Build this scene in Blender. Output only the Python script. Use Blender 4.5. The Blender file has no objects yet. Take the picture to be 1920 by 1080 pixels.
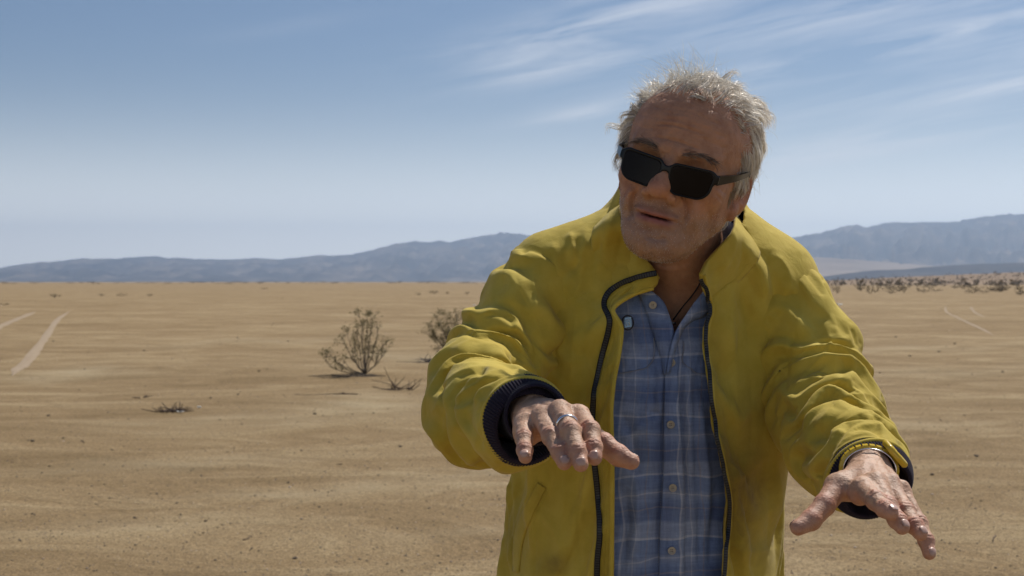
import bpy, bmesh, math, random
import numpy as np
from mathutils import Vector, Matrix
from mathutils.bvhtree import BVHTree

rng = np.random.default_rng(7)
random.seed(7)
SC = bpy.context.scene

# ------------------------------------------------------------------ camera
CAM_Z = 1.45
F = 2500.0                 # focal length in photo pixels (1920 wide)
HOR = 528.0                # photo row of the horizon
cam_d = bpy.data.cameras.new('camera')
cam = bpy.data.objects.new('camera', cam_d)
SC.collection.objects.link(cam)
SC.camera = cam
cam_d.sensor_width = 36.0
cam_d.lens = 36.0 * F / 1920.0
cam_d.clip_start = 0.05
cam_d.clip_end = 90000.0
cam.location = (0, 0, CAM_Z)
PITCH = math.atan((540.0 - HOR) / F)
cam.rotation_euler = (math.radians(90) - PITCH, math.radians(0.0), 0)
cam_d.dof.use_dof = True
cam_d.dof.focus_distance = 1.62
cam_d.dof.aperture_fstop = 15.0

# ------------------------------------------------------------------ light
SUN_EL, SUN_AZ = 54.0, 38.0       # azimuth measured from +Y (view direction) towards +X
world = bpy.data.worlds.new('World')
SC.world = world
world.use_nodes = True
wn, wl = world.node_tree.nodes, world.node_tree.links
wn.clear()
w_out = wn.new('ShaderNodeOutputWorld')
w_bg = wn.new('ShaderNodeBackground')
w_sky = wn.new('ShaderNodeTexSky')
w_sky.sky_type = 'NISHITA'
w_sky.sun_disc = False
w_sky.sun_elevation = math.radians(SUN_EL)
w_sky.sun_rotation = math.radians(SUN_AZ)
w_sky.altitude = 300
w_sky.air_density = 1.0
w_sky.dust_density = 0.6
w_sky.ozone_density = 1.3
w_bg.inputs['Strength'].default_value = 0.064
wl.new(w_bg.outputs[0], w_out.inputs['Surface'])

def wnode(kind, **kw):
    n = wn.new(kind)
    for k, v in kw.items():
        setattr(n, k, v)
    return n

def wmath(op, a, b=None, clamp=False):
    n = wn.new('ShaderNodeMath'); n.operation = op; n.use_clamp = clamp
    for i, v in enumerate((a, b)):
        if v is None: continue
        if isinstance(v, (int, float)): n.inputs[i].default_value = v
        else: wl.new(v, n.inputs[i])
    return n.outputs[0]

# thin cirrus: the sky direction is projected on a high flat layer, then streaky noise
tc = wnode('ShaderNodeTexCoord')
sep = wnode('ShaderNodeSeparateXYZ'); wl.new(tc.outputs['Generated'], sep.inputs[0])
az = wn.new('ShaderNodeMath'); az.operation = 'ARCTAN2'; wl.new(sep.outputs[0], az.inputs[0]); wl.new(sep.outputs[1], az.inputs[1])
A_ = az.outputs[0]; E_ = sep.outputs[2]
S_ = wmath('SUBTRACT', E_, wmath('MULTIPLY', A_, 0.17))
comb = wnode('ShaderNodeCombineXYZ'); wl.new(wmath('MULTIPLY', A_, 4.2), comb.inputs[0]); wl.new(wmath('MULTIPLY', S_, 40.0), comb.inputs[1])
n1 = wnode('ShaderNodeTexNoise'); wl.new(comb.outputs[0], n1.inputs['Vector'])
n1.inputs['Scale'].default_value = 1.6; n1.inputs['Detail'].default_value = 9; n1.inputs['Roughness'].default_value = 0.60; n1.inputs['Distortion'].default_value = 0.5
n2 = wnode('ShaderNodeTexNoise'); wl.new(comb.outputs[0], n2.inputs['Vector'])
n2.inputs['Scale'].default_value = 0.32; n2.inputs['Detail'].default_value = 4
cov = wmath('MULTIPLY', wmath('SUBTRACT', n2.outputs[0], 0.50), 1.6, clamp=True)      # thin veil elsewhere
cov = wmath('MULTIPLY', cov, wmath('ADD', wmath('MULTIPLY', A_, 1.6, clamp=True), 0.12))
for (a0, s0, la, ws, k) in ((.05, .176, .09, .0075, .8), (.03, .157, .06, .0080, .85), (.24, .121, .16, .0050, 1.0), (.25, .150, .17, .0090, .85), (.052, .117, .035, .0030, .8), (.29, .056, .13, .0070, 1.0),
                           (.36, .077, .06, .0035, 1.0), (-.16, .214, .06, .0040, .12), (.42, .10, .2, .02, .5), (.15, .19, .12, .012, .6), (.18, .085, .08, .006, .35)):
    da = wmath('DIVIDE', wmath('SUBTRACT', A_, a0), la); ds = wmath('DIVIDE', wmath('SUBTRACT', wmath('ADD', S_, wmath('MULTIPLY', wmath('SUBTRACT', n2.outputs[0], 0.5), 0.012)), s0), ws * 1.5)
    g = wmath('POWER', 2.71828, wmath('MULTIPLY', wmath('ADD', wmath('MULTIPLY', da, da), wmath('MULTIPLY', ds, ds)), -1.0))
    cov = wmath('ADD', cov, wmath('MULTIPLY', g, k))
c1 = wmath('MULTIPLY', wmath('SUBTRACT', n1.outputs[0], 0.38), 4.0, clamp=True)
cl = wmath('MULTIPLY', wmath('MULTIPLY', c1, cov), 0.62, clamp=True)
tone = wnode('ShaderNodeMix', data_type='RGBA', blend_type='MULTIPLY')
tone.inputs[0].default_value = 1.0; wl.new(w_sky.outputs[0], tone.inputs[6]); tone.inputs[7].default_value = (0.80, 0.90, 1.03, 1)
zz = wmath('DIVIDE', wmath('MAXIMUM', sep.outputs[2], 0.0), 0.080)                  # dusty pale band low in the sky, all round
hf = wmath('MULTIPLY', wmath('POWER', 2.71828, wmath('MULTIPLY', wmath('MULTIPLY', zz, zz), -1.0)), 0.86)
hz = wnode('ShaderNodeMix', data_type='RGBA')
wl.new(hf, hz.inputs[0]); wl.new(tone.outputs[2], hz.inputs[6]); hz.inputs[7].default_value = (25, 25, 24.5, 1)
mixc = wnode('ShaderNodeMix', data_type='RGBA')
wl.new(cl, mixc.inputs[0]); wl.new(hz.outputs[2], mixc.inputs[6]); mixc.inputs[7].default_value = (12.6, 12.9, 13.6, 1)
wl.new(mixc.outputs[2], w_bg.inputs['Color'])

sun_d = bpy.data.lights.new('sun', 'SUN')
sun_d.energy = 4.8
sun_d.angle = math.radians(0.53)
sun_d.color = (1.0, 0.95, 0.87)
sun = bpy.data.objects.new('sun', sun_d)
SC.collection.objects.link(sun)
_e, _a = math.radians(SUN_EL), math.radians(SUN_AZ)
SUN_DIR = Vector((math.sin(_a) * math.cos(_e), math.cos(_a) * math.cos(_e), math.sin(_e)))
sun.rotation_euler = SUN_DIR.to_track_quat('Z', 'Y').to_euler()
sun.location = (3, 4, 6)

SC.view_settings.view_transform = 'Standard'
SC.view_settings.look = 'None'
SC.view_settings.gamma = 1
SC.view_settings.use_curve_mapping = False
SC.view_settings.exposure = 0.0
SC.cycles.volume_step_rate = 1.0
SC.cycles.max_bounces = 8

# ------------------------------------------------------------------ helpers
C = SC.collection

def P(px, py, d):
    """photo pixel + distance along the view axis -> world point"""
    return np.array([(px - 960.0) / F * d, d, CAM_Z - (py - HOR) / F * d])

def toPx(V):
    V = np.asarray(V)
    return np.stack([V[:, 0] / V[:, 1] * F + 960.0, (CAM_Z - V[:, 2]) / V[:, 1] * F + HOR], 1)

def tag(o, label=None, cat=None, group=None, kind=None):
    if label: o['label'] = label
    if cat: o['category'] = cat
    if group: o['group'] = group
    if kind: o['kind'] = kind
    return o

def empty(name, loc=(0, 0, 0)):
    o = bpy.data.objects.new(name, None)
    C.objects.link(o); o.location = loc
    return o

def link_mesh(name, V, Fc, mats, parent=None, smooth=True, midx=None, attrs=None):
    """V: (n,3) world coords, Fc: list / array of quads or tris"""
    me = bpy.data.meshes.new(name)
    V = np.asarray(V, dtype=np.float32)
    Fa = Fc if isinstance(Fc, np.ndarray) else None
    if Fa is not None:
        k = Fa.shape[1]
        me.vertices.add(len(V)); me.vertices.foreach_set('co', V.ravel())
        me.loops.add(Fa.size); me.loops.foreach_set('vertex_index', Fa.astype(np.int32).ravel())
        me.polygons.add(len(Fa))
        me.polygons.foreach_set('loop_start', np.arange(0, Fa.size, k, dtype=np.int32))
        me.polygons.foreach_set('loop_total', np.full(len(Fa), k, dtype=np.int32))
    else:
        me.from_pydata([tuple(v) for v in V], [], [tuple(int(i) for i in f) for f in Fc])
    for m in (mats if isinstance(mats, (list, tuple)) else [mats]):
        me.materials.append(m)
    me.update(calc_edges=True)
    if smooth:
        me.polygons.foreach_set('use_smooth', np.ones(len(me.polygons), dtype=bool))
    if midx is not None:
        me.polygons.foreach_set('material_index', np.asarray(midx, dtype=np.int32))
    if attrs:
        for an, av in attrs.items():
            av = np.asarray(av, dtype=np.float32)
            if av.ndim == 1:
                a = me.attributes.new(an, 'FLOAT', 'POINT'); a.data.foreach_set('value', av)
            else:
                a = me.attributes.new(an, 'FLOAT_COLOR', 'POINT')
                av4 = np.ones((len(av), 4), dtype=np.float32); av4[:, :3] = av
                a.data.foreach_set('color', av4.ravel())
    me.validate()
    o = bpy.data.objects.new(name, me)
    C.objects.link(o)
    if parent is not None:
        o.parent = parent
        o.matrix_parent_inverse = Matrix.Identity(4)
        loc = Vector((0, 0, 0)); p = parent
        while p is not None:
            loc += p.location; p = p.parent
        me.transform(Matrix.Translation(-loc))
    return o

class NT:
    """short wrapper for building materials"""
    def __init__(s, name):
        s.m = bpy.data.materials.new(name); s.m.use_nodes = True
        s.n, s.l = s.m.node_tree.nodes, s.m.node_tree.links
        s.b = s.n['Principled BSDF']; s.out = s.n['Material Output']
        s.tc = s.n.new('ShaderNodeTexCoord')
    def node(s, kind, **kw):
        n = s.n.new(kind)
        for k, v in kw.items(): setattr(n, k, v)
        return n
    def put(s, sock, v):
        if isinstance(v, bpy.types.NodeSocket): s.l.new(v, sock)
        elif isinstance(v, (tuple, list)) and len(v) == 3 and sock.type == 'RGBA': sock.default_value = (*v, 1)
        else: sock.default_value = v
    def math(s, op, a, b=0.0, clamp=False):
        n = s.n.new('ShaderNodeMath'); n.operation = op; n.use_clamp = clamp
        s.put(n.inputs[0], a); s.put(n.inputs[1], b); return n.outputs[0]
    def mapping(s, scale=(1, 1, 1), rot=(0, 0, 0), vec=None, loc=(0, 0, 0)):
        n = s.n.new('ShaderNodeMapping'); s.l.new(vec or s.tc.outputs['Object'], n.inputs[0])
        n.inputs['Scale'].default_value = scale; n.inputs['Rotation'].default_value = rot; n.inputs['Location'].default_value = loc
        return n.outputs[0]
    def noise(s, scale, detail=4, rough=0.55, vec=None, dist=0.0):
        n = s.n.new('ShaderNodeTexNoise'); s.l.new(vec or s.tc.outputs['Object'], n.inputs['Vector'])
        n.inputs['Scale'].default_value = scale; n.inputs['Detail'].default_value = detail
        n.inputs['Roughness'].default_value = rough; n.inputs['Distortion'].default_value = dist
        return n.outputs[0]
    def voro(s, scale, vec=None, feature='F1'):
        n = s.n.new('ShaderNodeTexVoronoi'); n.feature = feature; s.l.new(vec or s.tc.outputs['Object'], n.inputs['Vector'])
        n.inputs['Scale'].default_value = scale
        return n.outputs['Distance']
    def ramp(s, fac, stops, interp='LINEAR'):
        n = s.n.new('ShaderNodeValToRGB'); n.color_ramp.interpolation = interp
        e = n.color_ramp.elements
        while len(e) < len(stops): e.new(0.5)
        for i, (p, c) in enumerate(stops):
            e[i].position = p; e[i].color = (*c, 1) if len(c) == 3 else c
        s.put(n.inputs[0], fac); return n.outputs[0]
    def mix(s, fac, a, b, mode='MIX'):
        n = s.n.new('ShaderNodeMix'); n.data_type = 'RGBA'; n.blend_type = mode
        s.put(n.inputs[0], fac); s.put(n.inputs[6], a); s.put(n.inputs[7], b); return n.outputs[2]
    def attr(s, name):
        n = s.n.new('ShaderNodeAttribute'); n.attribute_name = name; return n
    def bump(s, h, strength=0.3, dist=0.001, prev=None):
        n = s.n.new('ShaderNodeBump'); s.put(n.inputs['Height'], h)
        n.inputs['Strength'].default_value = strength; n.inputs['Distance'].default_value = dist
        if prev is not None: s.l.new(prev, n.inputs['Normal'])
        return n.outputs[0]
    def set(s, **kw):
        for k, v in kw.items(): s.put(s.b.inputs[k.replace('_', ' ')], v)
        return s.m

def simple(name, col, rough=0.7, **kw):
    t = NT(name); return t.set(**{'Base Color': col, 'Roughness': rough}, **kw)

# ------------------------------------------------------------------ numpy noise
_perm = np.random.default_rng(3).permutation(512).astype(np.int64)
_grad = np.random.default_rng(4).normal(size=(512, 3)); _grad /= np.linalg.norm(_grad, axis=1)[:, None]
def _h(ix, iy, iz):
    return _perm[(_perm[(_perm[ix & 511] + iy) & 511] + iz) & 511]
def pnoise(p):
    p = np.asarray(p, dtype=np.float64)
    i = np.floor(p).astype(np.int64); f = p - i
    w = f * f * f * (f * (f * 6 - 15) + 10)
    r = 0
    for dx in (0, 1):
        for dy in (0, 1):
            for dz in (0, 1):
                g = _grad[_h(i[:, 0] + dx, i[:, 1] + dy, i[:, 2] + dz)]
                v = ((f - np.array([dx, dy, dz])) * g).sum(1)
                wt = (w[:, 0] if dx else 1 - w[:, 0]) * (w[:, 1] if dy else 1 - w[:, 1]) * (w[:, 2] if dz else 1 - w[:, 2])
                r = r + v * wt
    return r * 1.6
def fbm(p, oct=4, gain=0.5, ridged=False):
    p = np.asarray(p, dtype=np.float64); a, s, r = 1.0, 0.0, 0
    for k in range(oct):
        n = pnoise(p + 17.3 * k)
        if ridged: n = 1 - np.abs(n) * 2
        r = r + n * a; s += a; a *= gain; p = p * 2.03
    return r / s

# ------------------------------------------------------------------ ground
def ground_z(x, y):
    x = np.asarray(x, float); y = np.asarray(y, float)
    p = np.stack([x * 0.16, y * 0.16, np.zeros_like(x)], 1)
    z = 0.035 * fbm(p, 3)
    p2 = np.stack([x * 0.9, y * 1.3, np.ones_like(x)], 1)
    near = np.clip(1 - (y - 25) / 60, 0, 1)
    z = z + 0.008 * near * fbm(p2, 4)
    # hummocks holding the two shrubs and a low bank on the left
    for cx, cy, rx, ry, h in ((-1.55, 20.6, 2.3, 1.5, 0.08), (-5.9, 21.5, 2.8, 1.0, 0.07), (-1.6, 16.2, 1.5, 0.55, 0.045), (-0.2, 22.5, 1.6, 1.3, 0.07)):
        z = z + h * np.exp(-((x - cx) / rx) ** 2 - ((y - cy) / ry) ** 2)
    return z * np.clip(1.3 - np.maximum(y, 0) / 900, 0.15, 1)

def build_ground():
    toPx = lambda V: np.stack([V[:, 0] / V[:, 1] * F + 960.0, (CAM_Z - V[:, 2]) / V[:, 1] * F + HOR], 1)
    ys = np.concatenate([np.array([-60, -20, -6, -2, 0, 2, 4]), np.arange(5.5, 12, 0.06), np.arange(12, 30, 0.14), np.geomspace(30, 300, 130), np.geomspace(310, 40000, 60)])
    us = np.concatenate([[-9, -5, -2.5, -1.3, -.9], np.linspace(-0.6, 0.6, 260), [.9, 1.3, 2.5, 5, 9]])
    X = us[None, :] * np.maximum(np.abs(ys)[:, None], 6.0)
    Y = np.repeat(ys[:, None], len(us), 1)
    Z = ground_z(X.ravel(), Y.ravel())
    V = np.stack([X.ravel(), Y.ravel(), Z], 1)
    n, m = len(ys), len(us)
    i = (np.arange(n - 1)[:, None] * m + np.arange(m - 1)[None, :]).ravel()
    Fc = np.stack([i, i + 1, i + m + 1, i + m], 1)
    t = NT('desert_soil')
    geo = t.node('ShaderNodeNewGeometry').outputs['Position']
    big = t.noise(0.16, 6, 0.62, t.mapping((0.6, 1.0, 1), vec=geo))
    streak = t.noise(0.75, 8, 0.68, t.mapping((0.62, 1.2, 1), rot=(0, 0, 0.2), vec=geo), dist=1.2)
    fine = t.noise(11, 6, 0.78, geo)
    grit = t.noise(95, 3, 0.8, geo)
    speck = t.voro(38, geo)
    col = t.ramp(t.math('ADD', t.math('MULTIPLY', big, 0.35), t.math('MULTIPLY', streak, 0.65)),
                 [(0.36, (0.188, 0.125, 0.058)), (0.48, (0.254, 0.174, 0.088)), (0.60, (0.350, 0.260, 0.144))])
    col = t.mix(t.math('MULTIPLY', t.math('SUBTRACT', fine, 0.42), 0.9, True), col, (0.283, 0.208, 0.110))
    gm = t.ramp(t.math('ADD', t.math('MULTIPLY', grit, 0.6), t.math('MULTIPLY', t.noise(38, 3, 0.8, geo), 0.4)), [(0.36, (0.30, 0.27, 0.25)), (0.5, (1, 1, 1)), (0.64, (1.7, 1.7, 1.7))])
    col = t.mix(0.85, col, gm, 'MULTIPLY')  # grain speckle in the colour, dark side imitating shade between grains
    pal = t.attr('pale').outputs['Fac']
    col = t.mix(t.math('MULTIPLY', pal, t.math('ADD', fine, 0.25), True), col, (0.45, 0.37, 0.235))
    dots = t.ramp(t.voro(9.0, geo), [(0.045, (0.35, 0.3, 0.27)), (0.09, (1, 1, 1))])
    col = t.mix(0.6, col, dots, 'MULTIPLY')
    h = t.math('ADD', t.math('MULTIPLY', fine, 1.0), t.math('MULTIPLY', grit, 0.45))
    b = t.bump(h, 0.9, 0.02)
    b = t.bump(streak, 0.6, 0.09, b)
    m_ = t.set(**{'Base Color': col, 'Roughness': 0.95, 'Normal': b, 'Specular IOR Level': 0.15})
    px = toPx(np.stack([V[:, 0], np.maximum(V[:, 1], 1), V[:, 2]], 1)); pale = np.zeros(len(V))
    for (x_, y_, rx_, ry_, a_) in ((130, 702, 120, 11, .9), (690, 760, 130, 22, .6), (760, 668, 90, 9, .7), (330, 870, 260, 12, .5), (560, 925, 260, 9, .6), (900, 890, 200, 12, .5), (430, 790, 220, 14, .4), (250, 985, 300, 14, .3), (1700, 800, 200, 12, .4), (1750, 700, 240, 10, .4), (1700, 655, 200, 6, .4), (480, 640, 240, 5, .4), (820, 1000, 160, 12, .4)):
        e_ = ((px[:, 0] - x_) / rx_) ** 2 + ((px[:, 1] - y_ - 0.04 * (x_ - px[:, 0]) - 4 * np.sin(px[:, 0] / 40)) / ry_) ** 2
        pale += a_ * np.exp(-e_)
    pale *= (V[:, 1] > 3) * np.clip(0.7 + 0.9 * fbm(V * np.array([1.2, 2.5, 1]), 3), 0, 1.4)
    o = link_mesh('ground', V, Fc, m_, attrs={'pale': np.clip(pale, 0, 1)})
    tag(o, 'flat pale brown desert ground of hard sandy soil', None, None, 'structure')
    return o
build_ground()

# ------------------------------------------------------------------ mountains
def m_rock(name, c1, c2, c3):
    t = NT(name)
    geo = t.node('ShaderNodeNewGeometry').outputs['Position']
    n = t.noise(0.0016, 8, 0.62, t.mapping((1, 1, 2.5), vec=geo))
    n2 = t.noise(0.008, 4, 0.6, geo)
    col = t.ramp(t.math('ADD', t.math('MULTIPLY', n, 0.75), t.math('MULTIPLY', n2, 0.25)), [(0.36, c1), (0.5, c2), (0.64, c3)])
    return t.set(**{'Base Color': col, 'Roughness': 1.0, 'Specular IOR Level': 0.0})
ROCK = m_rock('mountain_rock', (0.035, 0.032, 0.033), (0.08, 0.07, 0.065), (0.24, 0.19, 0.15))
FAN = m_rock('desert_fan', (0.20, 0.15, 0.11), (0.28, 0.21, 0.15), (0.34, 0.26, 0.19))
DARKROCK = m_rock('dark_rock', (0.035, 0.032, 0.032), (0.06, 0.052, 0.048), (0.11, 0.09, 0.075))

def ridge(name, prof, dist, depth, rough, mat, label, seed=0, cols=900, rows=56, foot=0.0):
    px = np.linspace(prof[0][0], prof[-1][0], cols)
    xs = np.array([p[0] for p in prof], float); ysz = np.array([p[1] for p in prof], float)
    hgt = (HOR - np.interp(px, xs, ysz)) / F * dist + CAM_Z
    hgt = hgt + dist * 0.0006 * fbm(np.stack([px * 0.035, 0 * px + seed, 0 * px], 1), 4) * np.clip(hgt / (dist * 0.01), 0.15, 1)
    v = np.linspace(0, 1.45, rows)
    t = np.minimum(v, 1); back = np.maximum(v - 1, 0)
    shape = (t ** 1.6) * (1 - back / 0.45)
    U, T = np.meshgrid(px, v, indexing='xy')
    D = dist - depth * (1 - T)
    X = (U - 960) / F * (dist + (D - dist) * 0.9)
    Hh = hgt[None, :] * shape[:, None]
    q = np.stack([X.ravel() / dist * 26, D.ravel() / dist * 22, np.full(X.size, seed * 3.1)], 1)
    w = np.stack([fbm(q * 0.6 + 9, 2), fbm(q * 0.6 + 31, 2), np.zeros(X.size)], 1)
    nz = fbm(q + 0.55 * w, 5, 0.55, ridged=True).reshape(X.shape)
    env = (np.clip(T, 0, 1) * np.clip(1.02 - T, 0, 1) * 4) ** 0.8
    Z = Hh + rough * hgt[None, :] * (nz - 0.45) * env
    Z = np.maximum(Z, foot - 4) if foot == 0 else Z
    Z[0, :] = -6; Z[-1, :] = -6
    V = np.stack([X.ravel(), D.ravel(), Z.ravel()], 1)
    m = cols; n = rows
    i = (np.arange(n - 1)[:, None] * m + np.arange(m - 1)[None, :]).ravel()
    Fc = np.stack([i, i + 1, i + m + 1, i + m], 1)
    o = link_mesh(name, V, Fc, mat)
    tag(o, label, None, None, 'structure')
    return o

LEFT = [(-2600, 520), (-1500, 505), (-700, 498), (-300, 506), (0, 503), (30, 497), (80, 491), (120, 490), (160, 485), (215, 484), (270, 482), (295, 480), (315, 484), (400, 487), (480, 485), (560, 484),
        (598, 478), (620, 479), (660, 478), (700, 468), (740, 457), (770, 454), (815, 452), (845, 455), (880, 445), (920, 438), (965, 438), (1010, 443), (1070, 456), (1130, 474), (1200, 490), (1300, 505), (1400, 524)]
RIGHT = [(1000, 526), (1120, 500), (1250, 472), (1340, 458), (1410, 450), (1470, 446), (1520, 440), (1560, 433), (1585, 426), (1605, 420), (1625, 424), (1660, 418), (1700, 418), (1780, 419), (1815, 412), (1850, 405),
         (1890, 403), (1960, 402), (2100, 412), (2400, 430), (3000, 470), (4200, 505)]
ridge('mountain_range', LEFT, 15000, 5200, 0.62, ROCK, 'long blue mountain range on the left horizon behind the dry plain', 1)
ridge('mountain_range', RIGHT, 13500, 5000, 0.62, ROCK, 'taller blue mountain range on the right horizon behind the man', 5)
ridge('desert_slope', [(1150, 528), (1300, 512), (1420, 494), (1500, 480), (1580, 484), (1680, 492), (1800, 503), (1950, 520), (2100, 528)], 9500, 2600, 0.12, FAN, 'pale tan gravel slope at the foot of the right mountains', 9, 300, 24)
ridge('low_ridge', [(1480, 529), (1540, 519), (1590, 512), (1640, 506), (1700, 504), (1760, 498), (1840, 494), (1920, 492), (2100, 489), (2500, 499), (3200, 523)], 6200, 900, 0.30, DARKROCK, 'dark low rocky ridge in front of the right mountains', 12, 400, 24)
ridge('sand_rise', [(1380, 529), (1520, 527), (1600, 524), (1700, 519), (1800, 515), (1920, 510), (2100, 505), (2500, 500), (3200, 512)], 1300, 760, 0.03, FAN, 'tan sandy rise dotted with scrub at the far right', 14, 400, 30)

# ------------------------------------------------------------------ haze
def haze():
    x0, x1, y0, y1, z0, z1 = -30000, 30000, -400, 18500, -8, 780
    V = [(x, y, z) for x in (x0, x1) for y in (y0, y1) for z in (z0, z1)]
    Fc = [(0, 1, 3, 2), (4, 6, 7, 5), (0, 4, 5, 1), (2, 3, 7, 6), (0, 2, 6, 4), (1, 5, 7, 3)]
    m = bpy.data.materials.new('haze_air'); m.use_nodes = True
    n = m.node_tree.nodes; n.clear()
    out = n.new('ShaderNodeOutputMaterial'); pv = n.new('ShaderNodeVolumePrincipled')
    pv.inputs['Color'].default_value = (0.60, 0.76, 1.0, 1)
    pv.inputs['Density'].default_value = 8.0e-5
    pv.inputs['Anisotropy'].default_value = 0.42
    m.node_tree.links.new(pv.outputs[0], out.inputs['Volume'])
    o = link_mesh('haze', V, Fc, m, smooth=False)
    tag(o, 'thin pale blue desert haze filling the air', None, None, 'stuff')
haze()
# ------------------------------------------------------------------ signed-distance modelling
def smin(a, b, k):
    h = np.clip(0.5 + 0.5 * (b - a) / k, 0, 1)
    return b + (a - b) * h - k * h * (1 - h)
def smax(a, b, k):
    return -smin(-a, -b, k)
def s_cap(p, a, b, r1, r2):
    a = np.asarray(a, dtype=np.float32); b = np.asarray(b, dtype=np.float32)
    ab = b - a; t = np.clip(((p - a) @ ab) / max(float(ab @ ab), 1e-12), 0, 1)
    return np.linalg.norm(p - a - t[:, None] * ab, axis=1) - (r1 + (r2 - r1) * t)
def s_ell(p, c, r, R=None):
    q = p - np.asarray(c, dtype=np.float32)
    if R is not None: q = q @ np.asarray(R, dtype=np.float32).T
    r = np.asarray(r, dtype=np.float32)
    k0 = np.linalg.norm(q / r, axis=1); k1 = np.linalg.norm(q / (r * r), axis=1)
    return k0 * (k0 - 1) / np.maximum(k1, 1e-6)
def s_chain(p, pts, rad, k=0.0):
    d = None
    for i in range(len(pts) - 1):
        e = s_cap(p, pts[i], pts[i + 1], rad[i], rad[i + 1])
        d = e if d is None else (smin(d, e, k) if k else np.minimum(d, e))
    return d
def rot(ax, deg):
    return np.array(Matrix.Rotation(math.radians(deg), 3, ax), dtype=np.float32)

def mesh_sdf(f, lo, hi, h, lip=1.25):
    """surface nets of f on a grid of step h, evaluated only near the surface"""
    lo = np.asarray(lo, float); hi = np.asarray(hi, float)
    B = 8
    nb = np.ceil((hi - lo) / (h * B)).astype(int)
    n = nb * B
    val = np.full(n + 1, 1.0, dtype=np.float32)
    bi = np.stack(np.meshgrid(*[np.arange(k) for k in nb], indexing='ij'), -1).reshape(-1, 3)
    bc = (lo + (bi + 0.5) * B * h).astype(np.float32)
    bd = f(bc)
    rad = B * h * 0.5 * math.sqrt(3) * lip + 2 * h
    act = bi[np.abs(bd) < rad]
    ins = bi[bd <= -rad]
    g = np.stack(np.meshgrid(*[np.arange(B + 1)] * 3, indexing='ij'), -1).reshape(-1, 3)
    gB = np.stack(np.meshgrid(*[np.arange(B + 1)] * 3, indexing='ij'), -1).reshape(-1, 3)
    if len(ins):
        for ch in range(0, len(ins), 4000):
            ii = (ins[ch:ch + 4000, None, :] * B + gB[None]).reshape(-1, 3)
            val[ii[:, 0], ii[:, 1], ii[:, 2]] = -1.0
    mask = np.zeros(n + 1, dtype=bool)
    for ch in range(0, len(act), 2000):
        ii = (act[ch:ch + 2000, None, :] * B + g[None]).reshape(-1, 3)
        mask[ii[:, 0], ii[:, 1], ii[:, 2]] = True
    idx = np.argwhere(mask)
    out = np.empty(len(idx), dtype=np.float32)
    for ch in range(0, len(idx), 400000):
        s = idx[ch:ch + 400000]
        out[ch:ch + 400000] = f((lo + s * h).astype(np.float32))
    val[idx[:, 0], idx[:, 1], idx[:, 2]] = out
    inside = val < 0
    cc = [inside[dx:n[0] + dx, dy:n[1] + dy, dz:n[2] + dz] for dx in (0, 1) for dy in (0, 1) for dz in (0, 1)]
    allin = np.logical_and.reduce(cc); anyin = np.logical_or.reduce(cc)
    cells = np.argwhere(anyin & ~allin)
    vid = np.full(n, -1, dtype=np.int32)
    vid[cells[:, 0], cells[:, 1], cells[:, 2]] = np.arange(len(cells))
    acc = np.zeros((len(cells), 3)); cnt = np.zeros(len(cells))
    cor = [(dx, dy, dz) for dx in (0, 1) for dy in (0, 1) for dz in (0, 1)]
    cv = {c: val[cells[:, 0] + c[0], cells[:, 1] + c[1], cells[:, 2] + c[2]] for c in cor}
    for a in cor:
        for ax in range(3):
            if a[ax] == 0:
                b = list(a); b[ax] = 1; b = tuple(b)
                va, vb = cv[a], cv[b]
                m = (va < 0) != (vb < 0)
                t = np.where(m, va / np.where(m, va - vb, 1), 0)
                pt = np.tile(np.array(a, float), (len(cells), 1)); pt[:, ax] += t
                acc += pt * m[:, None]; cnt += m
    V = lo + (cells + acc / cnt[:, None]) * h
    quads = []
    for ax in range(3):
        o1, o2 = (ax + 1) % 3, (ax + 2) % 3
        sl0 = [slice(1, n[k]) for k in range(3)]; sl0[ax] = slice(0, n[ax])
        sl1 = list(sl0); sl1[ax] = slice(1, n[ax] + 1)
        a, b = inside[tuple(sl0)], inside[tuple(sl1)]
        e = np.argwhere(a != b)
        off = np.ones(3, int); off[ax] = 0
        e0 = e + off
        fl = a[e[:, 0], e[:, 1], e[:, 2]]
        def gv(d1, d2):
            c = e0.copy(); c[:, o1] -= d1; c[:, o2] -= d2
            return vid[c[:, 0], c[:, 1], c[:, 2]]
        q = np.stack([gv(1, 1), gv(0, 1), gv(0, 0), gv(1, 0)], 1)
        q = np.where(fl[:, None], q, q[:, ::-1])
        quads.append(q)
    Q = np.concatenate(quads)
    Q = Q[(Q >= 0).all(1)]
    return V, Q.astype(np.int32)

def vnormals(V, Q):
    a, b, c = V[Q[:, 0]], V[Q[:, 1]], V[Q[:, 2]]
    d = V[Q[:, 3]] if Q.shape[1] == 4 else c
    fn = np.cross(c - a, d - b) if Q.shape[1] == 4 else np.cross(b - a, c - a)
    N = np.zeros_like(V)
    for k in range(Q.shape[1]):
        for ax in range(3):
            N[:, ax] += np.bincount(Q[:, k], weights=fn[:, ax], minlength=len(V))
    return N / np.maximum(np.linalg.norm(N, axis=1), 1e-12)[:, None]

def relax(V, Q, it=2, lam=0.5):
    """Laplacian smoothing of the net"""
    n = len(V); k = Q.shape[1]
    A = np.concatenate([Q[:, i] for i in range(k)] * 1); B = np.concatenate([Q[:, (i + 1) % k] for i in range(k)])
    I = np.concatenate([A, B]); J = np.concatenate([B, A])
    cnt = np.bincount(I, minlength=n)[:, None]
    for _ in range(it):
        S = np.stack([np.bincount(I, weights=V[J, ax], minlength=n) for ax in range(3)], 1) / np.maximum(cnt, 1)
        V = V + lam * (S - V)
    return V

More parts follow.
